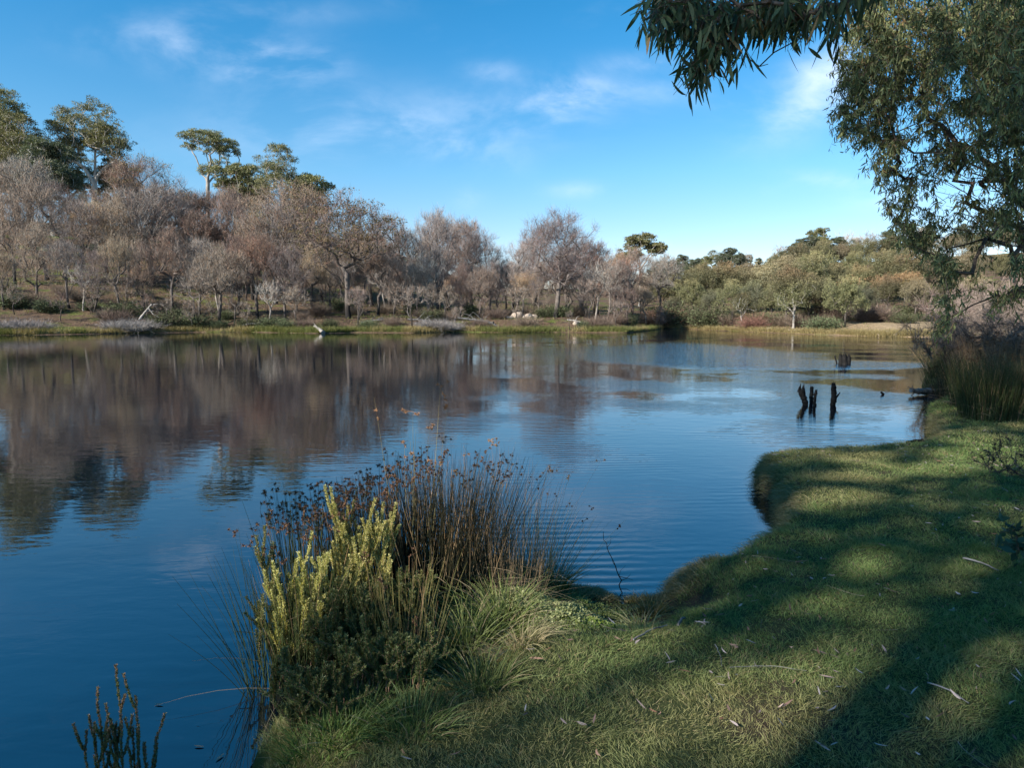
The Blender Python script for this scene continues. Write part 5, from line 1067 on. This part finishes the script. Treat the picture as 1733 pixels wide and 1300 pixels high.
def scrub(name, c, H, wide, label, rng, nt=110, ntw=16, colr=(0.26, 0.18, 0.15), z=None, cat='shrub', tw=0.25, wd=0.008, leafn=0, leafc=None, lean=(0, 0), R=0.05, leafsz=(0.03, 0.012)):
    zb = zg(*c) if z is None else z; t = thing(name, (c[0], c[1], zb - 0.03), label, cat)
    T = lobe_points(rng, [(lean[0], lean[1], H * 0.62, wide, wide, H * 0.36)], nt, 0.2, 0.3); tr = np.array([[0, 0, 0], [lean[0] * .05, lean[1] * .05, H * 0.08], [lean[0] * .15, lean[1] * .15, H * 0.18]])
    N, par, cnt, tips = skeleton(tr, T, rng, 0, seg=0.12 * H, wob=0.3, upw=0.5); m1 = MB(); skin_tree(m1, N, par, cnt, R, rng, 0.004, 0.55, trunk_n=1); m1.obj('branches', M['bark_near'], t, True)
    idx = np.concatenate([np.repeat(tips, ntw), rng.integers(3, len(N), nt * ntw // 2)]); pd = norm(N[idx] - N[par[idx]]); d = norm(pd + rng.normal(size=pd.shape) * 0.6); n = len(idx); m2 = MB()
    P = ribbons(m2, N[idx] - pd * rng.random((n, 1)) * tw, d, tw * (0.4 + 0.8 * rng.random(n)), wd, rng.normal(size=pd.shape) * 0.05, 2, rng, np.array(colr) * (0.6 + 0.7 * rng.random((n, 1)))); m2.obj('twigs', M['twig'], t)
    if leafn:
        m3 = MB(); i = rng.integers(0, n, leafn); p = P[i, rng.integers(0, 3, leafn)]; g = rng.random((leafn, 1)); ribbons(m3, p, norm(rng.normal(size=(leafn, 3))), leafsz[0] * (0.7 + 0.6 * rng.random(leafn)), leafsz[1], np.zeros((leafn, 3)), 2, rng, np.array(leafc[0]) * (1 - g) + np.array(leafc[1]) * g, profile='lens'); m3.obj('leaves', M['near_leaf'], t)
    return t
scrub('dead_scrub', (11.2, 15.2), 1.9, 1.5, 'tangle of bare pinkish twigs leaning over the reeds at right', rr, 150, 22, (0.17, 0.12, 0.105), tw=0.4, lean=(-1.0, 0))
scrub('dead_scrub', (14.8, 20), 2.6, 2.2, 'pale brown bare thicket behind the reeds on the right', rr, 170, 26, (0.25, 0.195, 0.16), tw=0.5, wd=0.012)
scrub('dead_scrub', (17.5, 24.5), 3.2, 2.8, 'far pinkish bare thicket at the right edge', rr, 170, 26, (0.28, 0.21, 0.175), tw=0.6, wd=0.015)
scrub('dead_scrub', (10.9, 12.4), 1.5, 1.2, 'dark brown bare thicket above the reed bed, right edge', rr, 150, 24, (0.15, 0.105, 0.09), tw=0.3)
scrub('dead_scrub', (9.6, 10.6), 1.0, 0.8, 'low dark bare bush where the lawn meets the reed bed', rr, 110, 20, (0.12, 0.09, 0.07), tw=0.25)
p = PZ(1760, 830, 0.4); scrub('twiggy_sapling', (p[0], p[1]), 0.62, 0.34, 'dark twiggy sapling leaning in from the right edge over the lawn', rr, 46, 12, (0.07, 0.05, 0.045), tw=0.06, wd=0.004, lean=(-0.38, 0), R=0.012, leafn=900, leafc=((0.04, 0.03, 0.025), (0.10, 0.07, 0.055)), leafsz=(0.022, 0.008))
p = PZ(1770, 985, 0.4); scrub('leafy_sapling', (p[0], p[1]), 0.55, 0.22, 'small sapling with broad dark blue green leaves at the right edge', rr, 34, 3, (0.10, 0.07, 0.05), tw=0.08, wd=0.004, lean=(-0.08, 0), R=0.010, leafn=170, leafc=((0.02, 0.05, 0.035), (0.05, 0.10, 0.06)), leafsz=(0.075, 0.045))

# ------------------------------------------------------------------ the big gum on the right and the branch overhead
def near_gum(name, base, circles, label, rng, trunk_pts, per, leafL, leafW, R, barkm='bark_near', lc=((0.075, 0.10, 0.04), (0.29, 0.30, 0.13)), i0=3, twig=0.0, seg=0.5, hang=1.0, extra=None, nleaf=34, spread=0.20):
    T = []
    for (px, py, r, Y0, Y1, dens) in circles:
        n = max(1, int(per * dens * (r / 40.0) ** 2))
        for _ in range(n):
            a = rng.random() * 6.283; q = r * math.sqrt(rng.random()); T.append(PY(px + q * math.cos(a), py + q * math.sin(a), rng.uniform(Y0, Y1)))
    T = np.array(T); base = np.array(base, float); t = thing(name, base, label, 'tree')
    if extra is not None: TT = np.concatenate([T, extra])
    else: TT = T
    N, par, cnt, tips = skeleton(np.array(trunk_pts) - base, TT - base, rng, i0, seg=seg, bow=0.12, upw=0.1, wob=0.22)
    m1 = MB(); skin_tree(m1, N, par, cnt, R, rng, 0.004, 0.62, trunk_n=1); m1.obj('trunk', M[barkm], t, True)
    tips = np.array(tips[:]); d0 = np.linalg.norm(N[tips][:, None] - (T - base)[None], axis=2).min(1); tips = tips[d0 < 1e-4]
    # short leafy twigs hanging round each branch tip
    idx = np.repeat(tips, 5); pd = norm(N[idx] - N[par[idx]]); n = len(idx); dt = norm(pd * 0.6 + rng.normal(size=pd.shape) * 0.7 + np.array([0, 0, -0.2])); m2 = MB()
    Lt = spread * (0.6 + 0.9 * rng.random(n)); P = prisms(m2, N[idx] - pd * rng.random((n, 1)) * spread, dt, Lt, 0.006, np.array([0, 0, -0.35]) * Lt[:, None], 3, rng, np.array([0.12, 0.08, 0.05]) * np.ones((n, 3)), 3, 0.4)
    m2.obj('twigs', M['litter'], t)
    k = max(2, nleaf // 5); i = np.repeat(np.arange(n), k); f = rng.random(len(i)); j = np.minimum((f * 3).astype(int), 2); fr = (f * 3 - j)[:, None]; p = P[i, j] * (1 - fr) + P[i, j + 1] * fr; m = len(i)
    d = norm(rng.normal(size=(m, 3)) * 0.55 + np.array([0, 0, -hang])); g = rng.random((m, 1)); tg = (0.5 + 0.9 * rng.random(n))[i][:, None]
    cc = (np.array(lc[0]) * (1 - g) + np.array(lc[1]) * g) * tg; yel = rng.random((m, 1)) < 0.05; cc = np.where(yel, np.array([0.30, 0.20, 0.09]), cc)
    L = leafL * (0.6 + 0.7 * rng.random(m)); m3 = MB(); ribbons(m3, p, d, L, leafW * (0.7 + 0.5 * rng.random(m)), rng.normal(size=(m, 3)) * (0.16 * leafL), 4, rng, cc, profile='lens'); m3.obj('leaves', M['near_leaf'], t)
    return t
rn = np.random.default_rng(17)
big = [(1500, 30, 55, 9.5, 12, 1.5), (1470, 60, 45, 9.5, 12, 1.5), (1450, 110, 35, 9.5, 11.5, 1.4), (1560, 60, 60, 9, 13, 1.3), (1640, 40, 70, 8, 13, 1.5), (1710, 50, 70, 7, 13, 1.7), (1480, 130, 45, 9.5, 12, 1.3), (1540, 120, 55, 9, 13, 1.0), (1440, 165, 30, 10, 11.5, 1.2), (1425, 200, 24, 10, 11.5, 1.3), (1470, 190, 38, 9.5, 12, 1.1),
       (1620, 130, 60, 8, 13, 0.9), (1700, 140, 60, 7, 12, 1.3), (1530, 190, 50, 9, 12, .7), (1600, 200, 55, 9, 13, .45), (1690, 210, 55, 8, 12, .7), (1480, 240, 34, 9.5, 11.5, 1.0), (1500, 270, 30, 9.5, 11.5, .9), (1540, 250, 36, 9.5, 12, .4), (1600, 262, 28, 9, 11, 1.5), (1680, 270, 60, 9, 12, .45), (1720, 300, 40, 8, 11, .5), (1560, 300, 30, 9, 12, .6),
       (1515, 310, 24, 9.5, 11.5, .9), (1522, 350, 24, 9.5, 11.2, 1.3), (1535, 385, 26, 9.5, 11.2, 1.7), (1550, 405, 20, 9.5, 11, 1.5), (1570, 345, 26, 9.5, 12, .4), (1590, 385, 26, 9.5, 12, .6), (1640, 350, 26, 9, 12, .8), (1700, 370, 34, 8.5, 11, .9), (1650, 390, 34, 9, 12, .5),
       (1598, 440, 20, 9, 11, 2.2), (1612, 468, 16, 9, 11, 1.3), (1596, 503, 15, 9, 11, 1.8), (1594, 545, 15, 9, 11, 1.8), (1655, 450, 20, 9, 12, .4), (1700, 500, 20, 9, 11, 1.6), (1724, 445, 17, 8.5, 11, 1.6), (1650, 490, 20, 9, 12, .3)]
off = [(1750, 60, 80, 7, 13, 1.2), (1760, 180, 80, 8, 13, 1.1), (1770, 300, 80, 8, 12, .8), (1790, 450, 60, 9, 12, .5), (1600, -70, 110, 8, 13, .8), (1750, -60, 110, 7, 13, .8), (1480, -40, 50, 9.5, 12, .9)]
B = (12.6, 10.9, zg(12.6, 10.9) - 0.1); tp = [np.array(B), np.array(B) + [-.1, 0, 0.7], np.array(B) + [-.25, .1, 1.5], np.array(B) + [-.5, .1, 2.3], np.array(B) + [-.8, 0, 3.2], np.array(B) + [-1.1, 0, 4.2], np.array(B) + [-1.3, .1, 5.2]]
exb = np.array([PY(rn.uniform(1520, 1760), rn.uniform(180, 430), rn.uniform(8.5, 12)) for _ in range(260)])
near_gum('gum_tree', B, big + off, 'large gum with weeping foliage filling the upper right of the photo', rn, tp, 30, 0.085, 0.017, 0.17, i0=1, nleaf=42, extra=exb, seg=0.3)
top = [(1110, 5, 20, 3.4, 4.1, 2.2), (1125, 30, 18, 3.4, 4.1, 2.0), (1150, 0, 24, 3.4, 4.2, 1.8), (1185, 5, 28, 3.4, 4.2, 1.8), (1165, 40, 18, 3.5, 4.1, 1.6), (1200, 45, 24, 3.4, 4.1, 1.8), (1190, 90, 18, 3.5, 3.9, 1.8), (1185, 120, 9, 3.6, 3.8, 3.2), (1215, 70, 18, 3.4, 4.0, 1.6), (1235, 15, 26, 3.3, 4.2, 1.6), (1240, 45, 16, 3.4, 4.0, 1.4),
       (1275, 10, 24, 3.3, 4.2, 1.5), (1290, 35, 16, 3.4, 4.1, 1.6), (1315, 8, 24, 3.3, 4.2, 1.7), (1325, 38, 14, 3.4, 4.1, 1.3), (1350, 5, 22, 3.3, 4.2, 1.4), (1370, 30, 13, 3.4, 4.1, 1.6), (1395, 8, 18, 3.3, 4.2, 1.3), (1415, 30, 11, 3.4, 4.1, 1.6), (1440, 0, 16, 3.3, 4.2, 1.0)]
offt = [(1150, -70, 60, 3.3, 4.3, .5), (1300, -70, 70, 3.3, 4.3, .5), (1450, -80, 70, 3.2, 4.3, .5), (1600, -110, 90, 2.9, 4.2, .5)]
ex = np.array([PY(a, b, 3.8) for a, b in [(1262, 95), (1285, 112), (1300, 108), (1310, 88), (1340, 72)]])
B2 = (4.6, 2.3, zg(4.6, 2.3) - 0.1); tp2 = [np.array(B2) + v for v in ([0, 0, 0], [0, .1, 1.2], [-.1, .2, 2.4], [-.2, .3, 3.6], [-.5, .5, 4.8], [-1.0, .8, 5.5], [-1.6, 1.1, 5.8], [-2.3, 1.4, 5.8])]
near_gum('overhanging_gum', B2, top + offt, 'gum whose long dark leaves hang down along the top of the photo', rn, tp2, 20, 0.105, 0.018, 0.045, i0=4, seg=0.2, lc=((0.05, 0.085, 0.045), (0.13, 0.17, 0.085)), extra=ex, nleaf=11, spread=0.10, hang=1.3)
